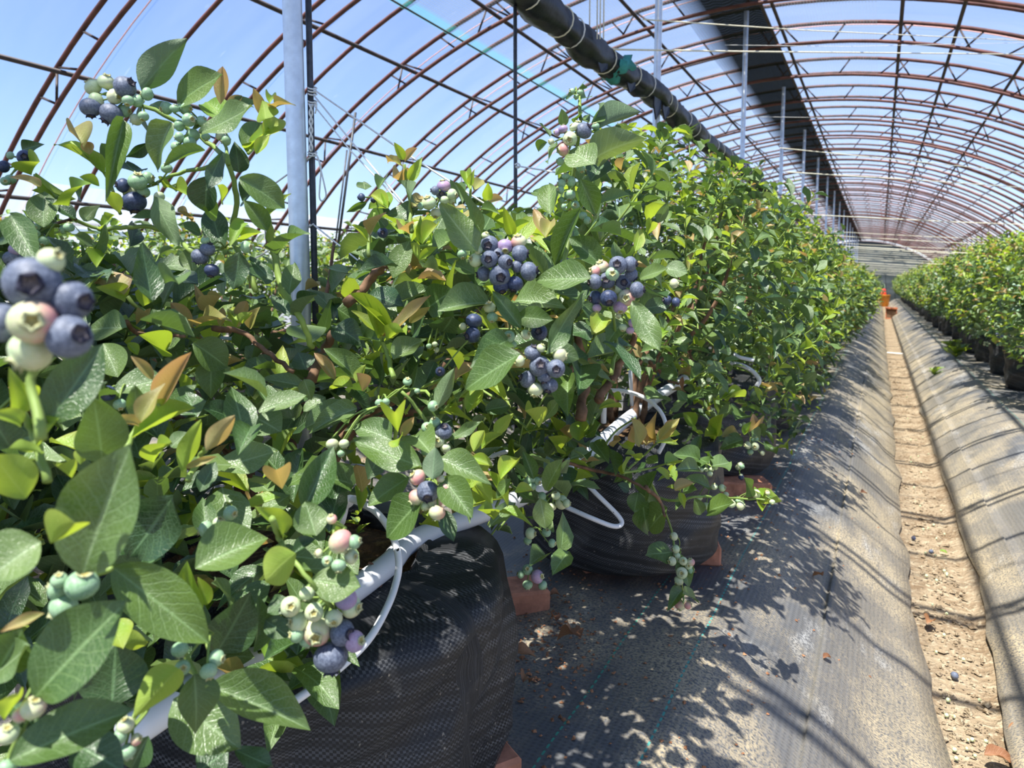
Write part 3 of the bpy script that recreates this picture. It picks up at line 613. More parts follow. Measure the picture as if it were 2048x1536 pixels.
# crop bx by tx ty width kind depth face   (f facing, l glinting, u underside, s side)
LEAVES = {
0: """1 825 525 1075 222 190 d .57 u|1 1045 605 1270 420 150 m .57 f|1 1175 780 1497 640 125 l .55 l|1 1005 715 855 985 150 l .55 l|1 722 700 632 1115 110 m .55 f
1 870 830 735 945 70 d .60 s|1 700 1000 600 825 130 d .60 u|1 612 1015 318 755 62 y .58 f|1 490 865 412 735 80 r .58 f|1 525 905 505 825 70 r .58 f
1 400 1205 432 1018 112 y .56 l|1 255 1330 250 1110 155 m .57 f|1 445 1285 270 1150 75 d .58 s|1 240 1090 65 1010 50 r .58 f|1 350 1150 192 1105 48 y .58 f
1 185 1025 205 925 85 y .6 f|1 128 880 224 838 62 d .62 f|1 60 1255 217 1532 115 m .50 f|1 1215 1030 1188 1250 170 d .56 f|1 1305 890 1195 1115 88 d .54 s
1 1400 1040 1680 1212 175 m .54 l|1 1400 1010 1380 830 125 d .6 f|1 1440 890 1512 695 120 m .60 f|1 1290 610 1302 388 88 r .57 u|1 1300 690 1182 545 112 y .58 f
1 1345 670 1412 552 66 r .6 f|1 1335 675 1512 575 85 m .61 f|1 1560 695 1482 518 66 r .58 f|1 1552 695 1548 608 92 y .57 u|1 1580 605 1592 508 40 y .58 f
1 1600 645 1668 555 26 r .58 f|1 1540 800 1648 670 92 y .57 f|1 1500 905 1572 780 70 y .57 f|1 1565 1348 1438 1170 115 m .56 f|1 1620 1492 1742 1283 112 m .57 f
1 898 1150 1022 1432 128 m .55 u|1 1300 1460 1225 1195 140 d .58 f|1 490 1295 565 1190 85 l .57 l|1 600 1330 645 1252 52 y .57 f|1 548 1485 640 1308 62 m .56 s
1 440 1375 552 1430 58 l .57 l|1 0 1392 105 1358 100 m .55 f|1 1200 882 955 940 58 m .57 l|1 1560 1270 1702 1092 60 y .57 f|1 735 950 790 1030 110 d .6 f
1 640 1120 700 1240 80 y .57 u|1 470 1160 430 1080 70 d .59 f|1 800 690 900 790 150 d .6 u|1 940 640 880 590 80 m .6 f|1 1450 870 1560 740 90 y .60 f
1 1420 1180 1490 1080 100 d .6 f|1 1270 1260 1200 1210 90 y .56 f|1 1110 1150 1010 1090 60 y .58 f|1 1300 1180 1290 1085 70 y .55 f|1 960 1100 1035 1080 80 y .6 u
1 1040 1240 1150 1270 50 r .6 f|1 1180 1370 1055 1310 70 m .58 l|1 620 1480 560 1540 70 y .57 f|1 210 1010 430 1180 60 y .59 s|1 580 1090 470 1030 55 y .58 f
1 1430 1300 1340 1400 60 y .55 f|1 1410 1420 1500 1340 50 y .55 f|1 930 1290 800 1240 60 m .58 f|1 760 1440 800 1290 70 d .58 s|1 330 1160 350 1290 90 d .6 u
4 600 1370 560 1030 230 m .36 f|4 280 1165 597 695 290 d .33 f|4 1130 690 1345 830 195 m .62 l|4 1240 800 1225 1012 172 m .62 f|4 690 890 598 678 182 l .52 l
4 962 900 652 962 160 l .52 l|4 737 600 500 600 140 l .56 l|4 1400 160 1372 375 150 d .56 f|4 1130 270 1110 130 130 l .60 l|4 1690 405 1722 233 92 m .58 f
4 1690 540 1588 400 62 d .58 f|4 1755 540 1805 378 72 d .58 f|4 1460 190 1600 345 62 d .57 f|4 1440 280 1600 320 80 d .58 f|4 720 405 622 258 112 r .60 f|4 738 415 612 358 72 y .59 f
4 840 475 872 345 95 y .60 u|4 930 595 898 485 72 m .60 f|4 870 535 800 540 40 r .6 f|4 640 372 552 320 40 r .6 f|4 1128 605 1000 452 82 r .62 f|4 1140 605 1258 543 50 y .62 f
4 1150 595 1292 478 70 r .62 f|4 1098 620 1005 528 60 y .62 f|4 1200 505 1143 352 60 r .63 f|4 1228 535 1270 398 50 r .63 f|4 1290 595 1302 475 52 r .63 f|4 1390 600 1442 428 72 r .63 u
4 1385 595 1348 438 62 y .63 f|4 1460 605 1502 485 62 r .63 f|4 1400 565 1462 508 60 y .62 u|4 950 765 852 640 82 y .58 f|4 805 760 750 688 60 y .56 r|4 938 1065 1095 755 112 r .42 f
4 892 905 778 765 62 r .44 f|4 828 1155 922 915 105 r .40 f|4 800 1145 790 930 105 m .42 f|4 812 1165 638 1130 50 r .40 f|4 775 1245 1128 1048 125 y .40 l|4 1208 1322 1372 1105 115 r .42 u
4 1068 1445 1168 1128 110 y .43 u|4 1088 1422 1262 1352 42 r .42 f|4 110 1095 90 868 92 y .32 f|4 130 1095 205 858 92 y .32 u|4 198 1205 424 835 95 m .33 u|4 130 1155 -20 1085 72 y .32 f
4 242 1335 72 1288 72 y .33 u|4 238 1295 312 1130 110 y .34 f|4 150 1600 -40 1330 250 y .31 u|4 1170 1560 1262 1380 110 d .45 f|4 1258 1425 1625 1335 170 l .52 l|4 1650 1545 1605 1382 100 r .46 u
4 1790 1185 2065 1045 135 l .62 l|4 1782 945 1532 888 92 l .66 l|4 955 1000 995 860 70 y .42 f|4 900 1390 960 1240 90 y .43 f|4 470 1400 490 1300 80 y .36 u|4 420 1480 330 1370 70 y .35 u
4 1150 1120 1090 1000 110 d .52 f|4 1000 1300 1090 1210 90 l .5 l|4 1340 1120 1200 1060 90 d .6 f|4 1500 1130 1640 1200 150 l .62 l|4 60 1300 -60 1120 200 d .36 f|4 560 870 480 820 90 d .5 f
5 478 420 702 -300 370 l .31 l|5 232 240 -80 430 300 l .30 l|5 290 248 440 105 150 y .29 u|5 990 -20 768 312 245 d .42 f|5 1120 395 1525 180 285 m .42 l|5 1692 305 1505 465 195 y .40 u
5 640 385 1208 812 330 m .36 f|5 208 1125 680 580 330 m .30 l|5 58 1495 745 1175 265 m .30 l|5 640 1190 660 820 380 d .38 f|5 1022 968 788 1205 165 y .37 u|5 1110 998 1152 1345 225 m .40 f
5 1192 1065 1795 1278 265 l .42 f|5 990 1150 1375 1412 330 l .43 l|5 1345 1430 1562 1540 115 d .45 f|5 -30 1000 190 840 150 l .33 l|5 28 1255 92 1075 82 y .31 u|5 255 650 -10 752 62 r .33 f
5 1245 875 1432 555 215 d .46 f|5 1810 205 1745 15 195 m .45 f|5 1678 312 1815 198 70 d .45 f|5 1788 458 2070 505 205 m .43 f|5 1622 192 1540 38 92 y .44 f|5 1718 390 1892 405 85 m .45 f
5 1520 690 1655 780 120 d .46 f|5 1180 200 1160 -40 130 m .5 f|5 700 830 860 780 130 y .40 u|5 640 700 700 830 110 y .40 f|5 1100 640 1060 400 120 y .46 f|5 1180 600 1150 450 60 y .45 f
5 430 1400 700 1540 200 d .34 f|5 200 1300 60 1130 130 d .32 f|5 930 330 760 380 200 d .45 f|5 1330 560 1200 480 110 l .48 l|5 850 1350 740 1560 150 d .4 f|5 1130 1560 1300 1440 200 d .46 f
5 0 960 110 760 190 m .33 f|5 560 1560 440 1400 140 l .35 l|5 1450 870 1510 560 80 m .46 s|5 1400 500 1480 640 160 d .48 f|5 820 170 700 -60 200 d .44 f|5 1640 560 1540 650 110 d .46 f""",
1: """6 970 400 727 395 115 l .60 l|6 1132 530 985 333 92 m .57 f|6 1120 470 1287 482 100 m .60 f|6 1100 390 1312 368 130 l .62 l|6 1490 275 1198 268 148 m .57 l|6 1258 662 1437 338 95 m .55 s
6 1128 660 828 830 182 m .54 l|6 1062 590 900 672 100 m .58 f|6 1280 640 1432 680 110 m .57 f|6 1530 195 1388 55 125 m .62 l|6 1700 390 1840 652 125 l .60 l|6 1795 258 1888 320 80 m .64 f
6 1740 275 1872 215 60 l .64 l|6 1850 265 1862 178 45 y .64 f|6 1870 220 1985 240 90 l .66 l|6 895 250 748 172 80 m .66 f|6 470 1102 258 1000 152 l .58 l|6 622 1238 283 1118 155 m .54 l
6 715 1200 972 1288 135 l .54 l|6 678 1302 692 1142 112 d .52 u|6 560 1290 343 1428 135 m .55 f|6 738 1298 872 1482 155 m .53 l|6 628 1398 428 1600 172 m .53 l|7 720 215 790 372 90 d .56 f
6 292 938 28 1032 112 l .62 l|6 478 690 637 548 110 l .62 l|6 698 945 787 732 90 l .58 u|6 742 1112 942 1012 50 l .56 l|6 292 790 143 622 102 m .64 f|6 178 792 78 648 62 r .62 f
6 400 890 450 655 55 d .66 s|6 858 962 932 828 82 y .64 f|6 998 1082 1087 962 70 y .64 u|6 1222 1038 1163 928 60 y .66 f|6 1240 1012 1342 888 50 l .66 l|6 1028 1302 1122 1162 72 y .60 f
6 20 1455 172 1135 172 d .48 f|6 900 1330 985 1400 75 y .60 u|6 1100 1370 1190 1350 55 y .60 f|6 1195 1300 1150 1160 70 m .66 f|6 880 1190 985 1225 60 y .58 l|6 890 1160 940 1050 70 y .6 u
6 1260 1360 1330 1200 65 l .66 l|6 1230 1400 1260 1560 110 l .62 l|6 1160 1290 1080 1200 50 m .66 f|6 1080 1300 1000 1400 60 m .62 f|6 960 1260 1080 1440 60 y .62 f|6 500 1060 480 925 82 y .55 u|6 520 1080 580 985 50 r .55 f
6 505 1130 500 1060 60 y .54 u|6 590 1080 660 1140 110 l .56 l|6 480 560 260 340 70 y .62 f|6 400 580 350 420 60 y .62 f|6 430 570 380 380 55 r .63 f|6 440 590 560 480 60 y .62 u
6 460 580 650 350 50 r .62 f|6 420 560 270 430 60 y .62 f|6 560 500 660 420 45 r .63 f|6 430 600 300 560 60 m .64 f|6 180 520 330 600 120 d .66 f|6 190 430 320 500 130 m .68 f
6 350 360 520 400 90 d .66 l|6 650 430 770 330 110 m .67 f|6 780 470 730 560 140 d .66 f|6 640 470 560 560 90 d .68 f|6 30 740 -10 640 120 d .66 f|6 60 600 0 500 130 m .68 f
6 20 790 60 900 90 l .64 l|6 130 880 20 960 90 l .66 l|6 250 860 360 960 90 d .64 f|6 690 700 640 800 80 d .68 f|6 950 950 1080 920 90 d .70 f|6 600 720 590 880 60 m .66 s
6 300 800 250 740 50 r .64 f|6 270 830 140 820 60 y .63 f|6 290 810 330 715 50 y .63 u|6 320 850 300 760 55 r .63 f|6 1500 540 1370 560 100 d .74 f|6 1400 500 1290 640 150 d .68 f
6 1760 430 1900 400 90 d .70 f|6 1440 400 1540 480 90 m .7 l|6 1060 130 1010 60 60 y .66 f|6 1250 400 1310 300 90 m .66 f|6 1560 470 1500 540 70 y .68 f|6 1650 500 1570 590 90 m .72 f
2 1040 1472 808 1200 190 l .58 l|2 1052 1405 943 1062 55 m .57 s|2 1750 752 1938 632 105 d .67 u|2 1715 930 1972 772 185 l .64 u|2 1722 962 1570 870 150 l .61 l|2 1640 1050 1742 1262 135 m .62 l
2 1540 745 1534 638 62 m .66 f|2 1462 802 1408 712 36 m .66 s|2 1447 832 1375 880 48 m .66 f|2 1502 828 1458 965 45 m .66 s|2 1708 722 1812 575 48 m .66 s|2 1612 722 1645 648 40 m .67 f
2 1642 1220 1470 1540 110 m .62 l|2 1700 1060 1800 920 100 d .67 f|2 1462 1255 1450 1055 95 m .66 f|2 1755 1192 1942 1122 72 m .67 l|2 1440 1150 1355 1110 45 m .67 f
2 1626 520 1676 480 26 m .67 s|2 1600 552 1548 580 26 m .67 s|2 1640 580 1692 552 46 m .67 f|2 1610 545 1580 520 30 m .67 f|2 1690 720 1650 670 45 m .67 f|2 1700 1180 1640 1060 60 d .66 f
2 640 1062 712 918 72 y .62 f|2 645 1182 636 1048 80 m .62 u|2 605 935 558 838 50 y .64 f|2 615 948 682 862 50 r .64 f|2 620 1092 548 1012 48 r .64 f|2 600 972 478 895 26 r .65 f
2 655 1212 718 1132 52 r .63 f|2 700 1215 518 1265 105 d .64 f|2 460 1112 497 1008 48 m .66 f|2 990 1105 968 988 50 y .64 f|2 998 1085 1010 1000 40 y .64 f|2 1015 1112 1068 1038 50 r .64 f
2 1095 1172 1100 1078 40 y .64 f|2 1090 1190 1190 1160 50 r .64 f|2 400 1418 318 1308 52 y .62 f|2 408 1382 442 1250 55 r .62 f|2 515 1220 412 1110 60 y .64 f|2 520 1215 490 1090 50 y .64 f
2 712 1425 700 1262 55 y .62 f|2 715 1430 803 1295 62 y .62 f|2 640 1370 580 1320 60 r .63 f|2 700 1520 800 1440 50 y .62 f|2 700 1530 640 1430 70 y .62 u|2 380 1110 370 1070 60 m .68 f
2 390 1180 262 1250 45 m .67 s|2 400 1220 520 1200 50 y .66 f|2 500 1330 460 1270 60 d .66 f|2 880 1100 960 1140 50 m .66 f|2 1060 1220 1150 1230 40 m .66 f|2 1430 1380 1370 1210 70 r .64 f
2 1440 1390 1470 1230 60 r .64 f|2 1450 1380 1530 1300 60 y .64 f|2 1240 1370 1200 1230 55 y .65 f|2 1260 1380 1330 1290 50 y .65 f|2 1180 1330 1110 1250 55 y .65 f""",
2: """7 1740 40 1757 332 122 m 1.10 f|7 1882 205 1772 315 122 l 1.08 l|7 1905 430 1765 450 95 m 1.08 l|7 1960 640 2044 672 62 m 1.07 f|7 1955 625 1895 692 50 m 1.07 f|7 1960 480 1990 600 90 l 1.1 l
6 1740 1130 1712 992 66 r 1.0 f|6 1750 1125 1802 998 60 r 1.0 f|6 1770 1130 1840 1035 60 r 1.0 f|6 1840 1100 1940 990 62 r 1.0 f|6 1830 1120 1945 1060 60 y 1.0 f|6 1700 1150 1640 1090 60 y 1.0 f
9 330 810 410 560 130 m 1.0 u|9 410 640 262 488 55 m 1.0 f|9 460 560 545 405 75 y 1.0 l|9 520 560 590 610 70 y 1.0 u|9 400 690 600 640 40 y 1.0 f|9 240 950 260 730 150 y .98 f|9 300 900 440 830 90 m .98 l
9 170 930 90 820 70 r .98 f|9 60 1040 20 920 80 y .98 f|9 100 1080 170 1010 60 m .98 f|9 360 960 470 1100 90 m 1.0 f|9 450 1010 570 1200 90 m 1.0 s|9 520 1000 570 930 60 r 1.0 f
9 610 1210 620 1060 80 y 1.0 u|9 720 960 730 800 110 r 1.0 f|9 850 940 820 780 70 r 1.0 f|9 930 900 1050 870 90 y 1.0 u|9 930 870 1040 780 80 r 1.0 f|9 900 960 1055 970 45 y 1.0 f|9 640 1180 560 1290 90 m 1.02 f
9 700 1110 660 1000 70 y 1.0 f|9 870 1180 995 1255 55 y 1.0 f|9 940 1140 1070 1080 90 y 1.0 l|9 880 1130 790 1080 80 m 1.0 l|9 780 1400 830 1220 110 m 1.05 f|9 720 1370 690 1540 160 m 1.05 f
9 1020 1350 1155 1280 80 r 1.05 u|9 1060 1370 1110 1500 60 y 1.05 f|9 1100 1360 1190 1340 60 m 1.05 f|9 1210 1180 1060 1160 90 l 1.15 l|9 1230 1100 1310 1140 80 m 1.15 f|9 1330 1150 1465 1140 110 l 1.15 l
9 1220 1100 1060 1030 120 m 1.15 l|9 1310 1120 1330 1030 70 m 1.15 f|9 1320 1340 1130 1240 90 m 1.15 l|9 1600 1410 1640 1250 60 m 1.15 s|9 1740 1400 1700 1320 55 y 1.15 l|9 1720 1430 1850 1410 110 y 1.14 u
9 1780 1420 1850 1370 60 m 1.14 f|9 1740 1530 1760 1440 60 y 1.14 l|9 1290 1530 1480 1440 130 m 1.16 l|9 1240 1550 1190 1430 90 m 1.16 f|9 1480 1420 1600 1480 80 m 1.17 f|9 650 1360 560 1300 70 d 1.05 f
9 1180 830 1100 720 100 y 1.5 f|9 1400 860 1270 900 80 y 1.5 l|9 1410 920 1600 850 60 r 1.5 f|9 1590 900 1640 790 60 y 1.5 f|9 1630 880 1735 790 50 r 1.5 f|9 1580 940 1390 990 130 m 1.5 l
9 1640 870 1750 940 110 m 1.5 f|9 1760 960 1850 1080 60 m 1.5 f|9 1340 940 1390 740 90 y 1.5 l|9 1220 900 1180 840 60 y 1.5 f|9 1520 780 1640 700 150 m 1.55 l|9 1380 740 1490 690 100 l 1.55 l
9 1390 600 1510 520 100 l 1.5 l|9 1400 610 1610 560 50 y 1.5 l|9 1290 520 1370 600 90 m 1.5 l|9 1160 560 1260 600 90 m 1.5 l|9 1010 660 1130 640 110 l 1.4 l|9 930 580 800 580 150 l 1.4 l
9 1110 620 1040 540 90 m 1.4 f|9 1090 420 1085 540 40 b 1.4 s|9 860 320 760 250 100 d 1.4 f|9 910 390 1040 420 90 m 1.4 l|9 1270 380 1160 400 70 m 1.5 l|9 1280 390 1450 350 110 l 1.5 l|9 1300 400 1360 400 60 y 1.5 u""",
}
# cluster: depth : crop x y dia kind crown   (crown: c camera, u d l r directions, combos)
BERRIES = {
0: """.57:1 545 510 95 W ul|1 622 480 92 W u|1 730 510 126 B ur|1 562 590 92 W l|1 670 567 86 W r|1 530 628 118 B d|1 652 668 132 B dl|1 750 590 66 G d|1 805 590 74 G l|1 862 550 76 G l|1 730 650 72 G r|1 795 700 70 W dl|1 840 680 60 G d
.58:1 975 632 76 G l|1 1020 636 52 G u|1 1055 630 56 G u|1 1090 635 66 G r|1 1105 702 78 G r|1 1180 708 60 G ur|1 1050 735 66 G l|1 1130 788 76 G d|1 1050 802 60 G l|1 1035 862 70 G dl|1 1110 835 74 G d|1 1205 800 50 G d|1 1322 822 62 G l|1 1290 800 50 W d
.58:1 805 1062 106 G u|1 765 1125 92 W l|1 840 1125 70 G d|1 865 1040 70 G r|1 785 1182 132 K d|1 718 1085 82 K l|1 932 1150 60 W d|1 975 985 64 G u
.60:1 60 910 46 G l|1 145 920 82 K c|1 22 975 70 K l|1 60 1050 60 G d|1 30 1060 50 G c
.58:1 160 1305 62 G u|1 212 1330 42 G c|1 170 1362 44 G l|1 258 1410 60 G d|1 404 1330 60 G u|1 370 1345 46 G l|1 212 1368 44 G c
.52:1 95 1458 78 P u|1 70 1512 92 B d
.57:4 1170 185 98 B dl|4 1215 140 84 B u|4 1240 265 84 K d|4 1200 90 50 G u|4 1440 130 70 G r
.245:4 190 340 300 B c|4 422 445 232 B r|4 195 565 254 Q c|4 20 575 220 B l|4 405 655 252 B r|4 178 742 236 W dl|4 298 208 150 W ur
.33:5 470 485 176 G u|5 330 512 118 G l|5 365 615 155 G dl|5 340 460 90 G u
.40:5 1030 855 92 G d|5 1045 962 84 G c|5 1195 980 94 G d|5 1240 905 92 G r
.47:5 1320 75 82 G r|5 1180 168 92 G l|5 1255 130 70 W u
.44:5 1665 610 112 W c|5 1758 535 86 W d|5 1800 642 104 W c|5 1912 677 98 W cd|5 1708 700 110 W l|5 1815 755 158 Q cd|5 1960 760 144 B r|5 1982 568 124 P u|5 2012 612 120 W r|5 2032 810 118 P r|5 1895 900 190 B d|5 1700 770 90 G l|5 1760 800 90 G d
.43:5 1950 238 140 Q rd|5 1875 350 62 G c|5 1940 375 82 G d|5 2012 325 82 W r|5 1826 305 50 Q l|5 2030 240 80 G r|5 1900 110 60 Q u
.31:5 45 1340 116 W u|5 190 1190 130 Q u|5 40 1532 96 G d|5 120 1230 90 Q d
.37:5 720 1290 92 W u|5 690 1352 82 G l|5 780 1372 64 Q r|5 730 1440 92 G d
.50:4 632 985 88 K r|4 700 1050 70 G d""",
1: """.60:6 970 100 92 B c|6 1050 112 84 P cd|6 1120 85 78 Q u|6 1125 145 94 B r|6 970 175 88 B c|6 1052 190 78 B cr|6 1112 212 64 B r|6 1172 237 98 B r|6 940 250 78 B l|6 1022 260 108 B c|6 1100 300 86 K d|6 1030 312 84 K d|6 900 180 72 W l|6 915 130 46 W l|6 950 55 42 W u|6 1010 150 70 B c
.60:6 1628 205 92 B c|6 1690 200 78 B r|6 1545 215 72 Q u|6 1510 237 60 Q l|6 1692 257 78 B rd|6 1570 285 86 B c|6 1510 290 78 B l|6 1655 295 82 B c|6 1630 322 62 W l|6 1725 332 84 B r|6 1515 372 74 K l|6 1580 375 88 K cd|6 1672 372 86 Q c|6 1640 422 72 P d|6 1520 425 46 P d|6 1600 250 70 G c
.62:6 1655 525 42 W d|6 1700 500 46 P r|6 1690 540 42 P d|6 1630 465 30 W d
.55:6 1190 655 84 B u|6 1228 722 108 B c|6 1310 735 94 B c|6 1165 790 88 B l|6 1278 820 84 B d|6 1205 842 78 W d|6 1122 695 62 W l|6 1330 665 80 Q r|6 1235 630 46 W u|6 1250 780 70 B d
.53:6 655 1365 114 B cd|6 602 1290 84 Q ul|6 597 1395 84 Q dl|6 690 1422 78 Q d|6 742 1350 52 Q r|6 720 1300 42 Q u|6 702 1472 84 Q d|6 640 1440 50 W d
.57:6 735 1057 88 B u|6 690 1010 56 G u|6 650 1037 56 G c|6 705 1105 68 W c|6 680 927 56 G r|6 745 1142 52 W d|6 650 1160 60 G d
.60:6 970 422 62 W u|6 985 472 56 G d|6 1070 572 62 G c|6 1150 487 44 G u|6 1155 562 52 W r|6 1090 612 42 G d
.64:6 890 490 84 K d|6 885 562 84 K l|6 1225 550 84 K c|6 835 520 40 W l|6 718 750 50 K c
.60:6 165 1122 64 W d|6 225 1120 52 W d|6 405 910 42 G d|6 440 905 40 G d|6 455 945 36 G d|6 550 802 46 G u|6 210 1170 40 G d|6 600 850 30 G d
.70:6 1360 195 60 B u|6 1880 385 50 K l|6 1925 395 48 K r|6 1915 300 50 W r
.66:6 690 610 30 W d|6 660 620 30 G d|6 700 640 28 W l|6 830 150 50 G d
.66:2 1660 765 98 B ur|2 1580 812 84 W c|2 1540 755 54 P u|2 1505 775 46 P l|2 1540 877 74 Q l|2 1625 740 66 W u|2 1522 945 48 G l|2 1470 830 38 W l|2 1730 740 46 G u|2 1740 770 40 G r|2 1600 745 50 W ul
.66:2 1585 1062 62 G l|2 1555 1032 44 G u|2 1530 1075 52 G l|2 1580 1140 64 G d|2 1525 1112 46 G l|2 1645 985 52 G d|2 1530 1172 42 G l|2 1655 1262 50 G d|2 1610 1200 50 G c|2 1680 1290 46 G r|2 1540 1210 36 G l
.67:2 1640 540 36 G u|2 1592 535 36 G l|2 1616 567 32 G d
.64:2 840 1090 80 P u|2 830 1130 74 B c|2 790 1115 54 B l|2 755 1187 88 W u|2 890 1137 64 W r|2 845 1172 56 W d|2 795 1247 62 W d|2 705 1207 44 G l|2 885 1175 46 W dr
.67:2 360 1155 48 K l|2 485 1362 62 K c|2 430 1170 36 K d
.74:2 1930 845 34 W r|2 1956 836 32 W u""",
2: """.92:6 1340 1420 72 W r|6 1310 1385 46 W u|6 1240 1390 46 G l|6 1290 1442 46 W d|6 1365 1425 44 W r|6 1250 1420 36 G l
.92:6 1180 1300 52 G u|6 1160 1322 44 G l|6 1212 1312 44 G r|6 1190 1340 40 G d
.95:7 1180 335 58 W r|7 1165 372 42 G d|7 1290 385 44 G r|7 1262 330 46 G u
.95:7 1165 520 52 G c|7 1215 556 68 P r|7 1165 597 52 G d|7 1242 600 48 G dr|7 1130 545 40 G l
1.09:7 1915 350 42 W l|7 1925 415 42 W l|7 1955 537 58 W c|7 1905 477 46 W l|7 1962 477 42 W c|7 2000 482 42 Q u|7 1940 577 48 W dl|7 1930 450 38 W l|7 2000 522 40 G r|7 1990 500 40 W c
1.07:7 1945 702 54 Q d|7 1985 700 44 Q r
1.16:9 1240 1188 40 W d|9 1280 1185 38 W d|9 1325 1182 40 W d|9 1310 1220 46 W d|9 1355 1165 46 W r|9 1220 1140 34 G l
1.17:9 1345 1325 56 W u|9 1410 1335 60 W r|9 1440 1390 50 W d|9 1225 1415 50 W d|9 1280 1480 60 W d
1.15:9 1690 1385 74 W l|9 1485 1465 70 W u|9 1560 1480 74 W r|9 1780 1375 44 Q u|9 1820 1450 46 W d|9 1540 1440 40 G u
1.52:9 1620 985 62 W l|9 1680 995 64 W c|9 1640 1040 50 G d|9 1590 810 30 W u|9 1560 820 26 W l|9 1740 1050 40 W r|9 1690 935 36 G u|9 1660 940 32 G u|9 1815 1015 28 W r
1.45:9 1355 265 50 G d|9 1310 310 50 G d|9 1300 450 40 W u|9 1260 480 34 W l""",
}
# stems: crop pts... z radius_mm mat
STEMS = {
0: """1 .595 2.6 S 1500 1700 1370 1400 1385 1150 1330 950 1210 830 960 670 700 580|1 .59 1.6 S 1340 960 1310 800 1300 610|1 .59 1.5 S 1450 900 1540 790 1570 640|1 .59 2.2 S 1130 1480 1010 1370 880 1330 700 1335 590 1342 440 1285 330 1140 200 1030
1 .59 1.8 S 1230 975 1010 1025 890 1085|1 .58 1.4 S 700 1250 610 1010 410 830|1 .60 1.5 C 440 1280 250 1330 100 1400|4 .60 3.6 S 1560 -40 1600 150 1660 390 1760 560 1830 720|4 .63 2.4 S 1085 650 940 590 740 420|4 .62 2.2 C 740 560 800 630 950 650 1080 650
4 .65 3.0 C 1250 605 1400 625 1560 740 1720 860|4 .42 2.0 S 735 1300 800 1190 870 1080 940 1050|4 .44 2.0 S 1100 1500 1170 1360 1210 1310|4 .33 2.2 S 270 1500 200 1240 120 1090|5 .42 1.9 S 1560 100 1600 220 1650 310 1760 450 1900 620
5 .40 1.9 S 1040 800 1060 880 1110 990 1190 1065|4 .26 2.0 S 240 1250 190 900 180 700|5 .35 2.0 S 520 520 470 470 640 390|5 .32 2.0 S 20 1560 60 1490 210 1130 200 1190""",
1: """2 .68 2.2 S 1530 1600 1590 1300 1605 1000 1640 740 1640 560|6 .68 5.5 C 240 400 330 310 420 220 480 180|6 .68 3.0 S 480 180 560 130 760 90|6 .70 6.0 C 60 800 110 660 170 550|6 .62 2.4 S 480 780 440 640 400 520|2 .63 2.0 S 650 1360 640 1180 610 960
6 .66 2.5 S 1130 640 1190 600 1225 500|6 .58 2.0 S 700 1240 640 1000 520 850|6 .68 2.2 S 1590 760 1620 600 1600 420|6 .85 4.5 C 1360 760 1440 700 1560 640 1670 650|6 .9 7 C 1440 1000 1460 800 1420 560|6 .9 6 C 1520 900 1640 720 1720 560
6 .60 2.0 S 500 1000 490 1130 620 1240|2 .64 1.8 S 400 1500 405 1390 440 1250|2 .66 1.8 S 1000 1300 995 1090""",
2: """7 1.11 2.0 S 1780 40 1890 280 1920 430 1950 540 1960 630 1965 700|9 1.0 2.6 C 80 1110 330 1180 560 1230 760 1330 900 1420|9 1.0 2.0 S 600 1210 800 1180 960 1130|9 1.0 2.0 S 340 810 420 660 470 560
9 1.0 1.8 S 460 970 540 870 700 760|9 1.12 2.4 S 700 1300 860 1400 1000 1440 1200 1410 1360 1410 1560 1420 1760 1430|9 1.05 2.0 S 560 1230 700 1130 920 920|9 1.16 1.8 S 960 1150 1100 1110 1230 1130|9 1.4 3.5 C 820 300 900 380 960 450 1050 480|9 1.0 3.0 C 780 1330 900 1440 940 1560""",
}
CAMD = lambda p: (CO - p).normalized()
SUNV = -SUND
def dirv(code, p):
    d = V((0, 0, 0))
    for ch in code:
        d += {'c': CAMD(p) * 1.2, 'u': UP, 'd': -UP, 'l': -RGT, 'r': RGT, 'f': CAMD(p)}.get(ch, V((0, 0, 0)))
    d += CAMD(p) * .45 + V((R_.uniform(-.3, .3), R_.uniform(-.3, .3), R_.uniform(-.3, .3)))
    return d.normalized()
HERO = []      # (px, py, radius px, z) so that filling foliage keeps clear of these
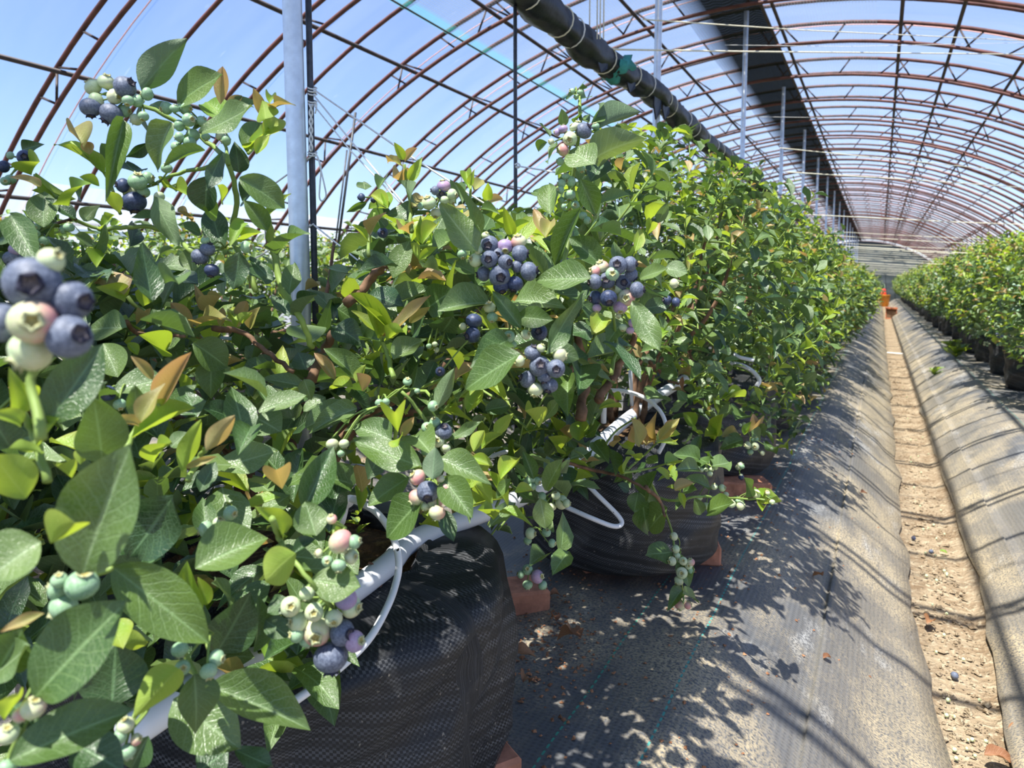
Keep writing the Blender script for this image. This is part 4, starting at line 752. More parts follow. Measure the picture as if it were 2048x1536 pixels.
def hero_leaves(b):
    out = []
    for ent in LEAVES[b].replace('\n', '|').split('|'):
        c, bx, by, tx, ty, wd, k, z, fc = ent.split(); z = float(z)
        p0 = cp(c, float(bx), float(by)); p1 = cp(c, float(tx), float(ty)); wp = float(wd) / CR[c][2]
        zz = z * R_.uniform(.97, 1.03)
        B = at(*p0, zz * R_.uniform(1.0, 1.03)); mid = at((p0[0] + p1[0]) / 2, (p0[1] + p1[1]) / 2, zz)
        cd = CAMD(mid)
        T = at(*p1, zz * R_.uniform(.96, 1.06))
        j = V((R_.uniform(-1, 1), R_.uniform(-1, 1), R_.uniform(-1, 1)))
        if fc == 'u': n = -(cd * .9 - V((0, 0, 1)) * .55 + j * .2)
        elif fc == 'l': n = (cd + SUNV * 1.0).normalized() + j * .10
        elif fc == 's': n = cd * .55 + RGT * R_.choice((-.8, .8)) + V((0, 0, .4))
        else: n = cd * .8 + V((0, 0, .55)) + j * .28
        if fc == 'u' and n.dot(V((0, 0, 1))) < -.3: n = n + V((0, 0, .5))
        a = (T - B).normalized(); nn = (n - a * n.dot(a)).normalized()
        hw = .5 * wp * zz / F / max(.6, abs(nn.dot(cd))) * .96
        v = R_.choice((0, 0, 1, 2, 3)) if k in 'mdl' else R_.choice((0, 1, 4, 3))
        out.append((leaf_matrix(B, T, hw, n), k, v, 1e9, 0))
        L = math.hypot(p1[0] - p0[0], p1[1] - p0[1])
        for t in (.2, .5, .8): HERO.append((p0[0] + (p1[0] - p0[0]) * t, p0[1] + (p1[1] - p0[1]) * t, max(10, wp * .55), zz))
    return out
def hero_berries(b, parent, inv):
    for line in BERRIES[b].split('\n'):
        z, rest = line.split(':'); z = float(z); items = []
        for ent in rest.split('|'):
            c, x, y, d, k, cr = ent.split(); p = cp(c, float(x), float(y)); dp = float(d) / CR[c][2]
            zz = z * (1 + R_.uniform(-.012, .012)) - (.004 if 'c' in cr else 0)
            P = at(*p, zz); r = .5 * dp * zz / F * 1.03
            items.append((P, r, k, dirv(cr, P), dp)); HERO.append((p[0], p[1], dp * .62, zz))
        cen = sum((i[0] for i in items), V()) / len(items)
        hub = cen + FWD * .022 + V((0, 0, .006))
        mb = MB()
        for P, r, k, d, dp in items:
            q = P - d * r * .8; mb.tube(smooth_path([hub, (hub + q) / 2 - d * .004 + V((0, 0, .003)), q], 3), .0008, 5)
        cl = mb.build('berry_cluster', 'stem', parent); 
        for P, r, k, d, dp in items:
            link('berry', berry_mesh(k, 0), cl, berry_matrix(P, r, d))
def hero_stems(b, parent):
    for ent in STEMS[b].replace('\n', '|').split('|'):
        t = ent.split(); c, z, r, m = t[0], float(t[1]), float(t[2]) / 1000, t[3]; q = [float(x) for x in t[4:]]
        pts = [at(*cp(c, q[i], q[i + 1]), z * (1 + .02 * (i % 3))) for i in range(0, len(q), 2)]
        pts = smooth_path(pts, 5); n = len(pts)
        pts = [p + V((R_.uniform(-1, 1), R_.uniform(-1, 1), R_.uniform(-1, 1))) * r * .35 for p in pts]
        o = MB().tube(pts, [r * (1 - .35 * i / n) for i in range(n)], 7, lump=.3).build('stem' if m == 'S' else 'cane', 'stem' if m == 'S' else 'cane', parent)
# ------------------------------------------------------------------ grow bags and bushes
def bag_mesh(seed, r=.235, h=.30, wr=1.0):
    vs = []; uv = []; fs = []; mi = []; seg = 72; ring = []
    prof_ = [(.0, 0)] + [(r * .93, 0.0), (r * .985, .012), (r * 1.0, .05)] + [(r * (1.0 + .02 * math.sin(math.pi * t)), .05 + (h * .84 - .05) * t) for t in [i / 8 for i in range(1, 9)]] + [(r * (1 - .38 * (1 - math.cos(t)) ** 1.15), h * .84 + h * .16 * math.sin(t)) for t in [i * math.pi / 14 for i in range(1, 8)]] + [(r * .60, h + .006), (r * .585, h - .004), (r * .58, h - .035)]
    for i, (rr, z) in enumerate(prof_):
        for k in range(seg):
            a = 2 * math.pi * k / seg
            d = 0
            if 2 < i < len(prof_) - 1:
                amp = wr * (.018 + .014 * abs(z / h - .45))
                d = amp * noise.noise(V((math.cos(a) * 2.2 + seed, math.sin(a) * 2.2, z * 22 - 3.0 * a))) + wr * .006 * noise.noise(V((math.cos(a) * 6, math.sin(a) * 6 + seed, z * 52 - 7 * a)))
                d += .018 * noise.noise(V((math.cos(a) * .9 + seed * 3, math.sin(a) * .9, .3)))
            vs.append(((rr + d) * math.cos(a), (rr + d) * math.sin(a), z + (.012 * noise.noise(V((math.cos(a) * 1.5 + seed, math.sin(a) * 1.5, 7))) if i > 10 else 0))); uv.append((k / seg, z / h * .95 + 1.0 * k / seg))
    for i in range(len(prof_) - 1):
        for k in range(seg):
            fs.append((i * seg + k, i * seg + (k + 1) % seg, (i + 1) * seg + (k + 1) % seg, (i + 1) * seg + k))
    return vs, fs, uv
def make_bag(parent, base, seed, r, h=.30, wr=1.0):
    vs, fs, uv = bag_mesh(seed, r, h, wr)
    mk('grow_bag', [(v[0] + base.x, v[1] + base.y, v[2] + base.z) for v in vs], fs, 'bag', parent, uvs=uv)
    sv = []; sf = []; n = 24; rings = 7
    for j in range(rings + 1):
        for k in range(n):
            a = 2 * math.pi * k / n; rr = r * .595 * j / rings
            x, y = rr * math.cos(a), rr * math.sin(a)
            sv.append((base.x + x, base.y + y, base.z + h - .025 + .018 * noise.noise(V((x * 14, y * 14, seed))) + .012 * (1 - j / rings)))
    for j in range(rings):
        for k in range(n): sf.append((j * n + k, j * n + (k + 1) % n, (j + 1) * n + (k + 1) % n, (j + 1) * n + k))
    mk('soil', sv, sf, 'potsoil', parent)
CLEAR = [(690, 1095, 1060, 1540), (560, 1400, 700, 1540), (1130, 985, 1260, 1160), (1030, 1160, 1300, 1540), (1300, 1090, 2048, 1540), (700, 1000, 800, 1100), (1195, 775, 1335, 925), (1468, 700, 1526, 785), (572, 430, 652, 565)]
def sky_line(x):
    T = [(-400, 330), (0, 430), (100, 430), (200, 440), (300, 430), (420, 450), (500, 500), (580, 560), (660, 540), (720, 450), (760, 410), (850, 410), (900, 395), (960, 400), (1000, 415), (1080, 420), (1110, 380), (1150, 300), (1200, 260), (1260, 250), (1380, 250), (1460, 320), (1600, 350), (2048, 350)]
    for a, b in zip(T, T[1:]):
        if a[0] <= x <= b[0]: return a[1] + (b[1] - a[1]) * (x - a[0]) / (b[0] - a[0])
    return 300
HARR = None
def allowed(p, near):
    px, py, z = proj(p)
    if z < near: return False
    if -150 < px < 2200 and -150 < py < 1700:
        if py < sky_line(px) + (18 + (70 if 140 < px < 610 else 0) if z < 1.3 else -40 if z > 2.2 else 0): return False
        for c in CLEAR:
            if c[0] < px < c[2] and c[1] < py < c[3] and z < 1.75: return False
        d = np.hypot(HARR[:, 0] - px, HARR[:, 1] - py) < HARR[:, 2] + 4
        if np.any(d & (HARR[:, 3] + .05 > z)): return False
    return True
def shoot(rr, p, d, out, age, size=1.0):
    """a leafy shoot from p along d; age 0 young .. 1 mature; appends (matrix, kind, variant, p)"""
    L = rr.uniform(.07, .15) * size; n = rr.randint(6, 9); ph = rr.uniform(0, 6.28)
    x = d.orthogonal().normalized(); y = d.cross(x)
    bend = V((rr.uniform(-.3, .3), rr.uniform(-.3, .3), .25))
    stem = [p]
    for i in range(n):
        t = (i + 1) / n; q = p + d * (L * t) + bend * (L * t * t * .4); stem.append(q)
        a = ph + i * 2.4; rad = x * math.cos(a) + y * math.sin(a)
        up = .45 + .75 * t if age < .5 else .15 + .6 * t
        ld = (rad + d * up + V((0, 0, rr.uniform(-.35, .2)))).normalized()
        if age < .5:
            ll = rr.uniform(.028, .046) * (1.12 - .55 * abs(t - .45)); wr = rr.uniform(.36, .48)
            k = rr.choices('yrml', (5 + 3 * t, 1.0 + 2.2 * t, 2.2 * (1 - t) + .3, 1))[0]
        else:
            ll = rr.uniform(.042, .064) * (1.05 - .35 * t); wr = rr.uniform(.46, .58)
            k = rr.choices('mdly', (4, 3.0, 2.4, .7 if t > .6 else .15))[0]
        ll *= size
        nh = d * .9 + V((0, 0, .7)) - rad * .15 + V((rr.uniform(-.3, .3), rr.uniform(-.3, .3), rr.uniform(-.2, .2)))
        out.append((leaf_matrix(q, q + ld * ll, ll * wr * .5, nh), k, rr.randrange(6) if age >= .5 else rr.choice((0, 1, 4, 3)), q + ld * ll * .5, ll))
    return stem
def make_bush(base, rad, top, seed, nshoot, nobj, label, group, near=.45, hero=None, bagr=.235, bagh=.30, young=.5, nclus=8, bag=True, size=1.0, low=.10, q=1, extra=()):
    rr = random.Random(seed)
    e = empty('blueberry_bush', base); inv = -V(base); P = empty  # all parts carry world coordinates, shifted by the root
    def par(o): o.matrix_basis = Matrix.Translation(inv) @ o.matrix_basis; return o
    tag(e, label, 'bush', group)
    kids0 = set(COL.objects)
    bz = base[2]
    leaves = []; stems = []
    c = V((base[0], base[1], bz + (top - bz) * .56)); rz = (top - bz) * .47
    canes = []
    for i in range(8):
        a = i * .785 + rr.uniform(-.3, .3); s = V((base[0] + .05 * math.cos(a), base[1] + .05 * math.sin(a), bz + (.28 if bag else .0)))
        en = c + V((math.cos(a) * rad[0] * .7, math.sin(a) * rad[1] * .7, rz * rr.uniform(.1, .75)))
        pts = smooth_path([s, s + V((math.cos(a) * .03, math.sin(a) * .03, .12)), (s + en) / 2 + V((math.cos(a) * .05, math.sin(a) * .05, .04)), en], 5)
        if min(proj(p)[2] for p in pts) > .5 or True:
            pts = [p for p in pts if proj(p)[2] > near + .22 or base[0] < -1.2]
            if len(pts) > 3: canes.append(pts)
    for pts in canes:
        n = len(pts); MB().tube([p + V((rr.uniform(-1, 1), rr.uniform(-1, 1), rr.uniform(-1, 1))) * .003 for p in pts], [.0075 * (1 - .7 * i / n) for i in range(n)], 7, lump=.35).build('cane', 'cane', e)
    allc = [p for pts in canes for p in pts]
    k = 0; tries = 0
    while k < nshoot and tries < nshoot * 6:
        tries += 1
        u = V((rr.gauss(0, 1), rr.gauss(0, 1), rr.gauss(0, 1))).normalized()
        if u.z < -.75: continue
        rf = rr.uniform(.45, 1.0) ** .5
        p = c + V((u.x * rad[0] * rf, u.y * rad[1] * rf, u.z * rz * rf))
        if p.z < bz + low: continue
        if not allowed(p, near): continue
        d = (V((u.x, u.y, u.z * .6)) * .7 + V((0, 0, .75)) + V((rr.uniform(-.5, .5), rr.uniform(-.5, .5), rr.uniform(-.3, .3)))).normalized()
        age = 0.0 if rr.random() < young * (.55 + .6 * max(0, u.z)) else 1.0
        tmp = []; st = shoot(rr, p, d, tmp, age, size)
        good = [l for l in tmp if allowed(l[3], near)]
        if len(good) < 2: continue
        leaves += good; k += 1
        if len(good) == len(tmp): stems.append((st, allc))
    for bx, cnt, yg in extra:
        k = 0
        for _ in range(cnt * 8):
            if k >= cnt: break
            p = V((rr.uniform(bx[0], bx[1]), rr.uniform(bx[2], bx[3]), rr.uniform(bx[4], bx[5])))
            if not allowed(p, near): continue
            d = (V((rr.uniform(-.8, .8), rr.uniform(-.8, .4), .8))).normalized(); tmp = []
            shoot(rr, p, d, tmp, 0.0 if rr.random() < yg else 1.0, size)
            good = [l for l in tmp if allowed(l[3], near)]
            if len(good) > 1: leaves += good; k += 1
    sm = MB()
    for st, ac in stems:
        near_p = min(ac, key=lambda p: (p - st[0]).length) if ac else None
        pts = st
        if near_p is not None and (near_p - st[0]).length < .16 and all(allowed(near_p.lerp(st[0], t), near) for t in (.3, .7)): pts = [near_p, (near_p + st[0]) / 2 + V((0, 0, .01))] + st
        n = len(pts); sm.tube(pts, [.0022 * (1 - .6 * i / n) for i in range(n)], 4, cap=False)
    if sm.v: sm.build('twigs', 'stem', e, kind='stuff')
    def size_px(l):
        px, py, z = proj(l[3]); return (l[4] / z * F) if (z > .1 and -60 < px < 2108 and -60 < py < 1596) else -z
    ranked = sorted(leaves, key=size_px, reverse=True)
    hl = hero_leaves_cache.get(hero, []) if hero is not None else []
    for l in hl: link('leaf', leaf_mesh(l[1], l[2], 0), e, l[0])
    no = max(0, nobj - len(hl))
    for l in ranked[:no]: link('leaf', leaf_mesh(l[1], l[2], q), e, l[0])
    if ranked[no:]: foliage_mesh('foliage', ranked[no:], e, 2, seed)
    if hero is not None:
        hero_berries(hero, e, inv); hero_stems(hero, e)
    for i in range(nclus):
        for _ in range(30):
            u = V((rr.gauss(0, 1), rr.gauss(0, 1), rr.gauss(0, .8))).normalized()
            p = c + V((u.x * rad[0], u.y * rad[1], u.z * rz))
            if p.z > bz + low + .05 and allowed(p, near + .15): break
        else: continue
        mb = MB(); its = []
        for j in range(rr.randint(5, 9)):
            o = V((rr.gauss(0, 1), rr.gauss(0, 1), rr.gauss(0, 1))).normalized() * rr.uniform(.008, .017); r = rr.uniform(.0045, .0075)
            kk = rr.choices('GWQBK', (5, 4, 1, 1.2, .6))[0]; its.append((p + o, r * (1.25 if kk in 'BK' else 1), kk, (o.normalized() + V((0, 0, -.2))).normalized()))
            mb.tube([p, p + o * .8], .0008, 4)
        cl = mb.build('berry_cluster', 'stem', e)
        for P_, r, kk, d in its: link('berry', berry_mesh(kk, 1), cl, berry_matrix(P_, r, d))
    if bag: make_bag(e, V((base[0], base[1], bz)), seed * .37, bagr, bagh, 1.0)
    bpy.context.view_layer.update()
    for o in e.children: o.matrix_basis = Matrix.Translation(inv) @ o.matrix_basis
    return e
hero_leaves_cache = {b: hero_leaves(b) for b in LEAVES}
for b in BERRIES:      # mark berry positions before any filling foliage is grown
    for line in BERRIES[b].split('\n'):
        z, rest = line.split(':')
        for ent in rest.split('|'):
            c, x, y, d, k, cr = ent.split(); p = cp(c, float(x), float(y)); HERO.append((p[0], p[1], float(d) / CR[c][2] * .6, float(z)))
HARR = np.array(HERO)
HSAVE = len(HERO)
# ------------------------------------------------------------------ bushes of the left row
BB = .045   # the bags stand on bricks
G = 'blueberry bushes of the left row'
def gb(x, y): return (x, y, gz(x, y) + BB + .004)
make_bush(gb(-.66, -.20), (.45, .50, .4), 1.02, 11, 90, 240, 'foreground blueberry bush filling the left edge, with the blurred big berries', G, near=.47, hero=0, nclus=0, extra=[((-.75, -.35, .10, .45, .50, .92), 50, .3)])
make_bush(gb(-.66, .66), (.41, .52, .4), 1.08, 12, 330, 300, 'blueberry bush with ripe clusters growing in the nearest grow bag', G, near=.58, hero=1, nclus=6, bagr=.280, bagh=.255, extra=[((-.82, -.40, .30, .85, .56, .95), 150, .35), ((-.45, -.26, .55, 1.0, .66, .95), 25, .5)])
make_bush(gb(-.52, 1.56), (.39, .44, .4), 1.20, 13, 340, 300, 'blueberry bush in the second grow bag, its fruiting branch hanging over the aisle', G, near=.9, hero=2, size=.85, nclus=10, bagr=.225, bagh=.27, extra=[((-.60, -.22, 1.2, 2.1, .50, .95), 70, .5)])
make_bush(gb(-.53, 2.40), (.38, .46, .4), 1.22, 14, 450, 300, 'tall blueberry bush behind the second grow bag, touching the second pole', G, near=1.2, nclus=14, young=.65, size=.82, extra=[((-.48, -.20, 2.00, 2.80, .36, .75), 45, .5)])
make_bush(gb(-.53, 3.22), (.38, .46, .4), 1.20, 15, 450, 300, 'fourth blueberry bush along the left side of the aisle', G, near=1.6, nclus=14, young=.65, size=.82, extra=[((-.48, -.20, 2.82, 3.62, .36, .75), 45, .5)])
make_bush(gb(-.53, 4.05), (.38, .46, .4), 1.16, 16, 450, 260, 'fifth blueberry bush along the left side of the aisle', G, near=2, nclus=10, young=.65, size=.82, extra=[((-.48, -.20, 3.65, 4.45, .36, .75), 45, .5)])
make_bush(gb(-.53, 4.90), (.38, .46, .4), 1.18, 17, 450, 200, 'sixth blueberry bush along the left side of the aisle', G, near=2.5, nclus=8, young=.65, size=.82, extra=[((-.48, -.20, 4.50, 5.30, .36, .75), 45, .5)])
G2 = 'blueberry bushes behind the pole row'
W2 = ['one straight below the left fruiting branch', 'one left of the nearest pole', 'one right of the nearest pole', 'one below the crossing white strings', 'one before the second rod']
for i, y in enumerate((1.0, 1.85, 2.7, 3.55, 4.4)):
    make_bush((-1.98, y, gz(-1.98, y) + .05), (.45, .46, .4), (1.06, 1.0, 1.04, 1.1, 1.12)[i], 30 + i, 130, 120, 'shaded blueberry bush of the row behind the poles, ' + W2[i], G2, near=1.2, nclus=4, young=.35)
# far bushes: five grown once, then copied part by part
def far_proto(seed, top):
    rr = random.Random(seed); e = empty('blueberry_bush')
    leaves = []; c = V((0, 0, .60)); rad = (.41, .50); rz = .46 * top / 1.1
    k = 0
    while k < 330:
        u = V((rr.gauss(0, 1), rr.gauss(0, 1), rr.gauss(0, 1))).normalized()
        if u.z < -.8: continue
        rf = rr.uniform(.5, 1.0) ** .4
        p = c + V((u.x * rad[0] * rf, u.y * rad[1] * rf, u.z * rz * rf))
        if p.z < .12: continue
        d = (V((u.x, u.y, u.z * .6)) * .7 + V((0, 0, .75)) + V((rr.uniform(-.5, .5), rr.uniform(-.5, .5), rr.uniform(-.3, .3)))).normalized()
        shoot(rr, p, d, leaves, 0.0 if rr.random() < .62 * (.55 + .6 * max(0, u.z)) else 1.0, 1.12); k += 1
    foliage_mesh('foliage', leaves, e, 2, seed)
    mb = MB()
    for i in range(6):
        a = i * 1.05; mb = MB()
        mb.tube(smooth_path([(.05 * math.cos(a), .05 * math.sin(a), .28), (.10 * math.cos(a), .10 * math.sin(a), .5), (.3 * math.cos(a), .3 * math.sin(a), .85)], 4), [.007 - .0004 * j for j in range(9)], 6)
        mb.build('cane', 'cane', e)
    vs = []; fs = []; mi = []
    bv, bf, bm_ = berry_geo(7, 4, .2)
    for i in range(46):
        u = V((rr.gauss(0, 1), rr.gauss(0, 1), rr.gauss(0, .8))).normalized(); p = c + V((u.x * rad[0] * 1.02, u.y * rad[1] * 1.02, u.z * rz))
        if p.z < .3: continue
        for j in range(6):
            o = V((rr.gauss(0, 1), rr.gauss(0, 1), rr.gauss(0, 1))).normalized() * .014; r = rr.uniform(.006, .009); b = len(vs); kk = rr.choices((0, 1, 2), (5, 4, 2))[0]
            for v in bv: vs.append(p + o + V(v) * r)
            fs += [tuple(b + q for q in f) for f in bf]; mi += [kk] * len(bf)
    mk('berries', vs, fs, ['G', 'W', 'B'], e, mi=mi, kind='stuff')
    make_bag(e, V((0, 0, 0)), seed * .37, .225)
    return e
PROTO = [far_proto(100 + i, t) for i, t in enumerate((1.1, 1.04, 1.14, 1.0, 1.08))]
KID = [list(e.children) for e in PROTO]
used = set()
def put(i, loc, rz, sc):
    if i not in used: used.add(i); e = PROTO[i]
    else:
        e = PROTO[i].copy(); COL.objects.link(e)
        for ch in KID[i]:
            c = ch.copy(); COL.objects.link(c); c.parent = e
    e.location = loc; e.rotation_euler = (0, 0, rz); e.scale = (1.0, 1.0, sc); return e
for i in range(32):
    y = 5.75 + .86 * i; x = -.55 + R_.uniform(-.04, .04)
    tag(put(i % 5, (x, y, gz(x, y) + .004), R_.uniform(0, 6.28), R_.uniform(.76, .86)), 'distant blueberry bush in the far part of the hedge left of the aisle', 'bush', 'far blueberry bushes left of the aisle')
for i in range(34):
    y = 4.55 + .88 * i; x = .98 + R_.uniform(-.04, .04)
    s = R_.uniform(.82, .96) * (1.03 if i == 1 else 1)
    tag(put((i + 2) % 5, (x, y, gz(x, y) + .004), R_.uniform(0, 6.28), s), (('blueberry bush cut by the right edge of the photo, nearest of the right hedge', 'second blueberry bush of the right hedge, above the weed tuft', 'third blueberry bush along the hedge right of the aisle')[i] if i < 3 else 'blueberry bush further along the hedge right of the aisle'), 'bush', 'blueberry bushes right of the aisle')
for i in range(14):
    y = 5.3 + .88 * i; x = -1.98
    tag(put((i + 1) % 5, (x, y, gz(x, y) + .004), R_.uniform(0, 6.28), .78), 'distant blueberry bush in the row behind the poles', 'bush', G2)
for i in range(10):
    y = 1.6 + .9 * i; x = -3.2
    tag(put((i + 3) % 5, (x, y, gz(x, y) + .004), R_.uniform(0, 6.28), .80), 'blueberry bush in the outermost row beside the left film wall', 'bush', 'blueberry bushes along the left film wall')
# ------------------------------------------------------------------ bricks under the bags
def brick(p, rz, label, d=(.20, .098, .046)):
    o = MB().box((0, 0, 0), d, bev=.005).build('brick', 'brick', smooth=False); o.location = (p[0], p[1], p[2] + d[2] / 2); o.rotation_euler = (0, 0, rz)
    return tag(o, label, 'brick', 'bricks under the grow bags')
def gp(px, py, h=.245):     # point on the ground near height h seen at a pixel
    d = (at(px, py, 1.0) - CO); t = 1.0
    for _ in range(30): p = CO + d * t; t *= 1 + (p.z - gz(p.x, p.y) - .006) * .5 / max(.05, -d.z * t) * 1.0
    return CO + d * t
def on(p): return V((p.x, p.y, gz(p.x, p.y) + .011))
brick(on(gp(1010, 1222)), .75, 'orange brick between the first and second grow bags', (.16, .085, .046))
brick(on(gp(868, 1600)), 1.0, 'red brick under the right corner of the nearest grow bag')
brick(on(V((-.405, 1.62, 0))), .35, 'red brick under the right side of the second grow bag')
brick(on(V((-.52, 1.52, 0))), .9, 'brick in the shade under the front of the second grow bag')
brick(on(V((-.70, .62, 0))), .3, 'brick hidden in the shade under the nearest grow bag')
brick(on(gp(1468, 990)), .4, 'red brick at the foot of the third grow bag')
brick(on(V((-.62, 1.66, 0))), .3, 'brick deep under the back of the second grow bag')
# ------------------------------------------------------------------ irrigation pipe and drip tubes
pp = [at(250, 1470, .53), at(430, 1352, .60), at(600, 1255, .69), at(770, 1135, .824), at(840, 1075, .93), at(1060, 985, 1.13), at(1190, 893, 1.36), at(1265, 830, 1.60), at(1360, 765, 2.0)]
e = pp[-1] + V((0, .8, 0)); pp += [V((-.54, 3.2, pp[-1].z - .02)), V((-.54, 8, .60))]
o = MB().tube(smooth_path(pp, 6), .0138, 12).build('irrigation_pipe', 'pvc'); tag(o, 'white plastic irrigation pipe lying along the tops of the grow bags', 'pipe')
def tubeobj(pts, r, label, name='drip_tube', m='tube', cat='tube', group='white drip tubes', n=7):
    o = MB().tube(smooth_path(pts, n), r, 8).build(name, m); return tag(o, label, cat, group)
A = lambda x, y, z, c='0': at(*(cp(c, x, y) if c != '0' else (x, y)), z)
root = empty('drip_tube'); tag(root, 'white speckled drip tube looping out over the nearest grow bag', 'tube', 'white drip tubes')
MB().tube(smooth_path([A(x, y, z, 'A') for x, y, z in ((405, 600, .78), (540, 660, .765), (640, 730, .755), (730, 850, .745), (790, 1000, .735), (810, 1140, .725), (790, 1280, .715), (720, 1480, .685), (560, 1760, .65), (300, 2010, .62), (0, 2230, .585), (-250, 2400, .55))], 7), .0037, 10).build('tube', 'tube', root)
mb = MB(); mb.tube([A(405, 600, .78, 'A'), A(372, 615, .783, 'A'), A(345, 740, .79, 'A'), A(330, 800, .795, 'A')], .0055, 8); mb.tube([A(392, 598, .78, 'A'), A(418, 612, .778, 'A')], .010, 12)
mb.build('elbow_stake', 'pvc', root)
tubeobj([A(1130, 785, 1.30), A(1142, 805, 1.28), A(1142, 835, 1.26), A(1120, 862, 1.24), A(1100, 885, 1.22), A(1092, 905, 1.2)], .0036, 'white drip tube curving down left of the second grow bag')
tubeobj([A(965, 920, 1.12), A(1020, 902, 1.13), A(1085, 905, 1.14), A(1140, 935, 1.13), A(1190, 985, 1.10), A(1235, 1030, 1.09), A(1243, 1048, 1.085), A(1225, 1052, 1.08), A(1180, 1035, 1.08), A(1130, 1013, 1.1)], .0037, 'white drip tube looping across the front of the second grow bag')
root = empty('drip_tube'); tag(root, 'white drip tube arching over the soil of the second grow bag', 'tube', 'white drip tubes')
MB().tube(smooth_path([A(x, y, z, '9') for x, y, z in ((455, 545, 1.42), (520, 535, 1.41), (640, 548, 1.40), (780, 600, 1.39), (890, 690, 1.38), (945, 800, 1.37), (945, 930, 1.37), (890, 1050, 1.38))], 7), .0040, 8).build('tube', 'tube', root)
MB().tube([A(458, 540, 1.42, '9'), A(443, 640, 1.43, '9'), A(438, 800, 1.44, '9')], .0058, 8).build('stake', 'pvc', root)
o = MB().tube([A(655, 340, 1.6, '9'), A(672, 660, 1.62, '9')], .0045, 8).build('drip_stake', 'pvc'); tag(o, 'white dripper stake standing in the soil of the second grow bag', 'stake')
tubeobj([A(1480, 312, 2.0, '9'), A(1570, 330, 1.97, '9'), A(1660, 380, 1.95, '9'), A(1715, 450, 1.94, '9'), A(1690, 505, 1.94, '9')], .0062, 'white drip tube bending out of the third bush toward the aisle')
o = MB().tube(smooth_path([A(1510, 235, 1.98, '9'), A(1545, 262, 1.97, '9'), A(1670, 290, 1.96, '9')], 4), .0055, 8).build('tube_clip', 'pvc'); tag(o, 'white plastic clip end above the drip tube of the third bush', 'clip')
tubeobj([A(430, 340, .95, 'A'), A(500, 345, .93, 'A'), A(560, 370, .92, 'A')], .004, 'short piece of white tube showing behind the nearest bush leaves')
o = MB().tube(smooth_path([A(x, y, .80, 'A') for x, y in ((560, 1125), (600, 1150), (610, 1230), (595, 1285), (640, 1300), (665, 1290), (660, 1320), (620, 1310), (585, 1300))], 4), .0014, 6).build('wire_tie', 'wire'); tag(o, 'rusty wire twisted round the white pipe at the nearest bag', 'wire')
# ------------------------------------------------------------------ black film roll with its ties
rl = empty('film_roll', (-.79, 2.0, CAMZ + .7)); tag(rl, 'black plastic film rolled up and tied along the pole row', 'film roll')
rp = []; rr = random.Random(5); ys_ = [.6 + .03 * i for i in range(260)] + [8.4 + .15 * i for i in range(150)]
TY = [.75 + .20 * i + rr.uniform(-.06, .06) for i in range(48)]
for y in ys_:
    sg = .016 * math.sin((y - .87) / 2.02 * math.pi) ** 2
    rp.append(V((-.80 + .014 * noise.noise(V((y * 1.3, 0, 0))), y, CAMZ + .715 - sg + .012 * noise.noise(V((y * 2.1, 4, 0))))) - V(rl.location))
vs = []; fs = []; SG = 28
for i, p in enumerate(rp):
    y = ys_[i]; tie = min(abs(y - t) for t in TY); pin = .80 + .20 * min(1, tie / .06)
    tat = .5 + .5 * noise.noise(V((y * .8, 31, 2)))
    for k in range(SG):
        a = 2 * math.pi * k / SG
        r = .046 * pin * (1 + .20 * noise.noise(V((math.cos(a) * 1.3, math.sin(a) * 1.3, y * 3.2))) + .13 * noise.noise(V((math.cos(a + y * 5) * 3.4, math.sin(a + y * 5) * 3.4, y * 9)))) 
        if math.sin(a) < -.6: r += .016 * max(0, noise.noise(V((y * 11, 3, k * .3)))) * tat * 2
        vs.append(p + V((r * math.cos(a), 0, r * math.sin(a))))
for i in range(len(rp) - 1):
    for k in range(SG): fs.append((i * SG + k, (i + 1) * SG + k, (i + 1) * SG + (k + 1) % SG, i * SG + (k + 1) % SG))
mk('roll', vs, fs, 'blackfilm', rl)
for i, y in enumerate(TY):
    k = min(range(len(rp)), key=lambda j: abs(rp[j].y + rl.location.y - y)); c = rp[k]; tl = rr.uniform(-.35, .35)
    MB().tube([c + V((.043 * math.cos(a), .043 * tl * math.cos(a), .043 * math.sin(a))) for a in [6.283 * j / 16 for j in range(16)]], .0022, 5, closed=True).build('tie', 'cordy' if i % 3 else 'cord', rl)
for (px, py, s, sd) in ((1300, 225, .07, 1), (1316, 235, .05, 2), (1245, 148, .035, 3), (1470, 330, .04, 4), (1186, 100, .03, 5)):
    k = min(range(len(rp)), key=lambda j: abs(proj(rp[j] + V(rl.location))[0] - px)); c = rp[k]
    mb = MB(); r2 = random.Random(sd); pts = [c + V((.03, -.04, -.02)), c + V((.03, .05, -.02)), c + V((.035, .03, -.03 - s * .6)), c + V((.03, -.01, -.03 - s * 1.25)), c + V((.028, -.035, -.02 - s * .7))]
    q = [p + V((-.006, 0, 0)) for p in pts]; b = pts + q
    mk('torn_flap', b, [(0, 1, 2, 3, 4), (9, 8, 7, 6, 5)] + [(i, i + 5, (i + 1) % 5 + 5, (i + 1) % 5) for i in range(5)], 'blackfilm', rl, smooth=False)
k = min(range(len(rp)), key=lambda j: abs(proj(rp[j] + V(rl.location))[0] - 1222)); seg = [q + V((.004, 0, -.006)) for q in rp[k - 1:k + 4]]
MB().tube(seg, .044, 14, lump=.9).build('teal_wrap', 'teal', rl)
for (x0, dz) in ((1176, 0), (1191, 1), (1197, 2), (1204, 3)):
    b = at(x0 + 3, 78 if dz else 70, 2.05); t_ = V((b.x - .01, b.y, CAMZ + 1.60))
    o = MB().tube([b, t_], .0022, 5).build('hanger_cord', 'cord'); tag(o, f'white cord hanging from the roof to the film roll, {ORD[dz]} from the left of four', 'cord', 'hanger cords')
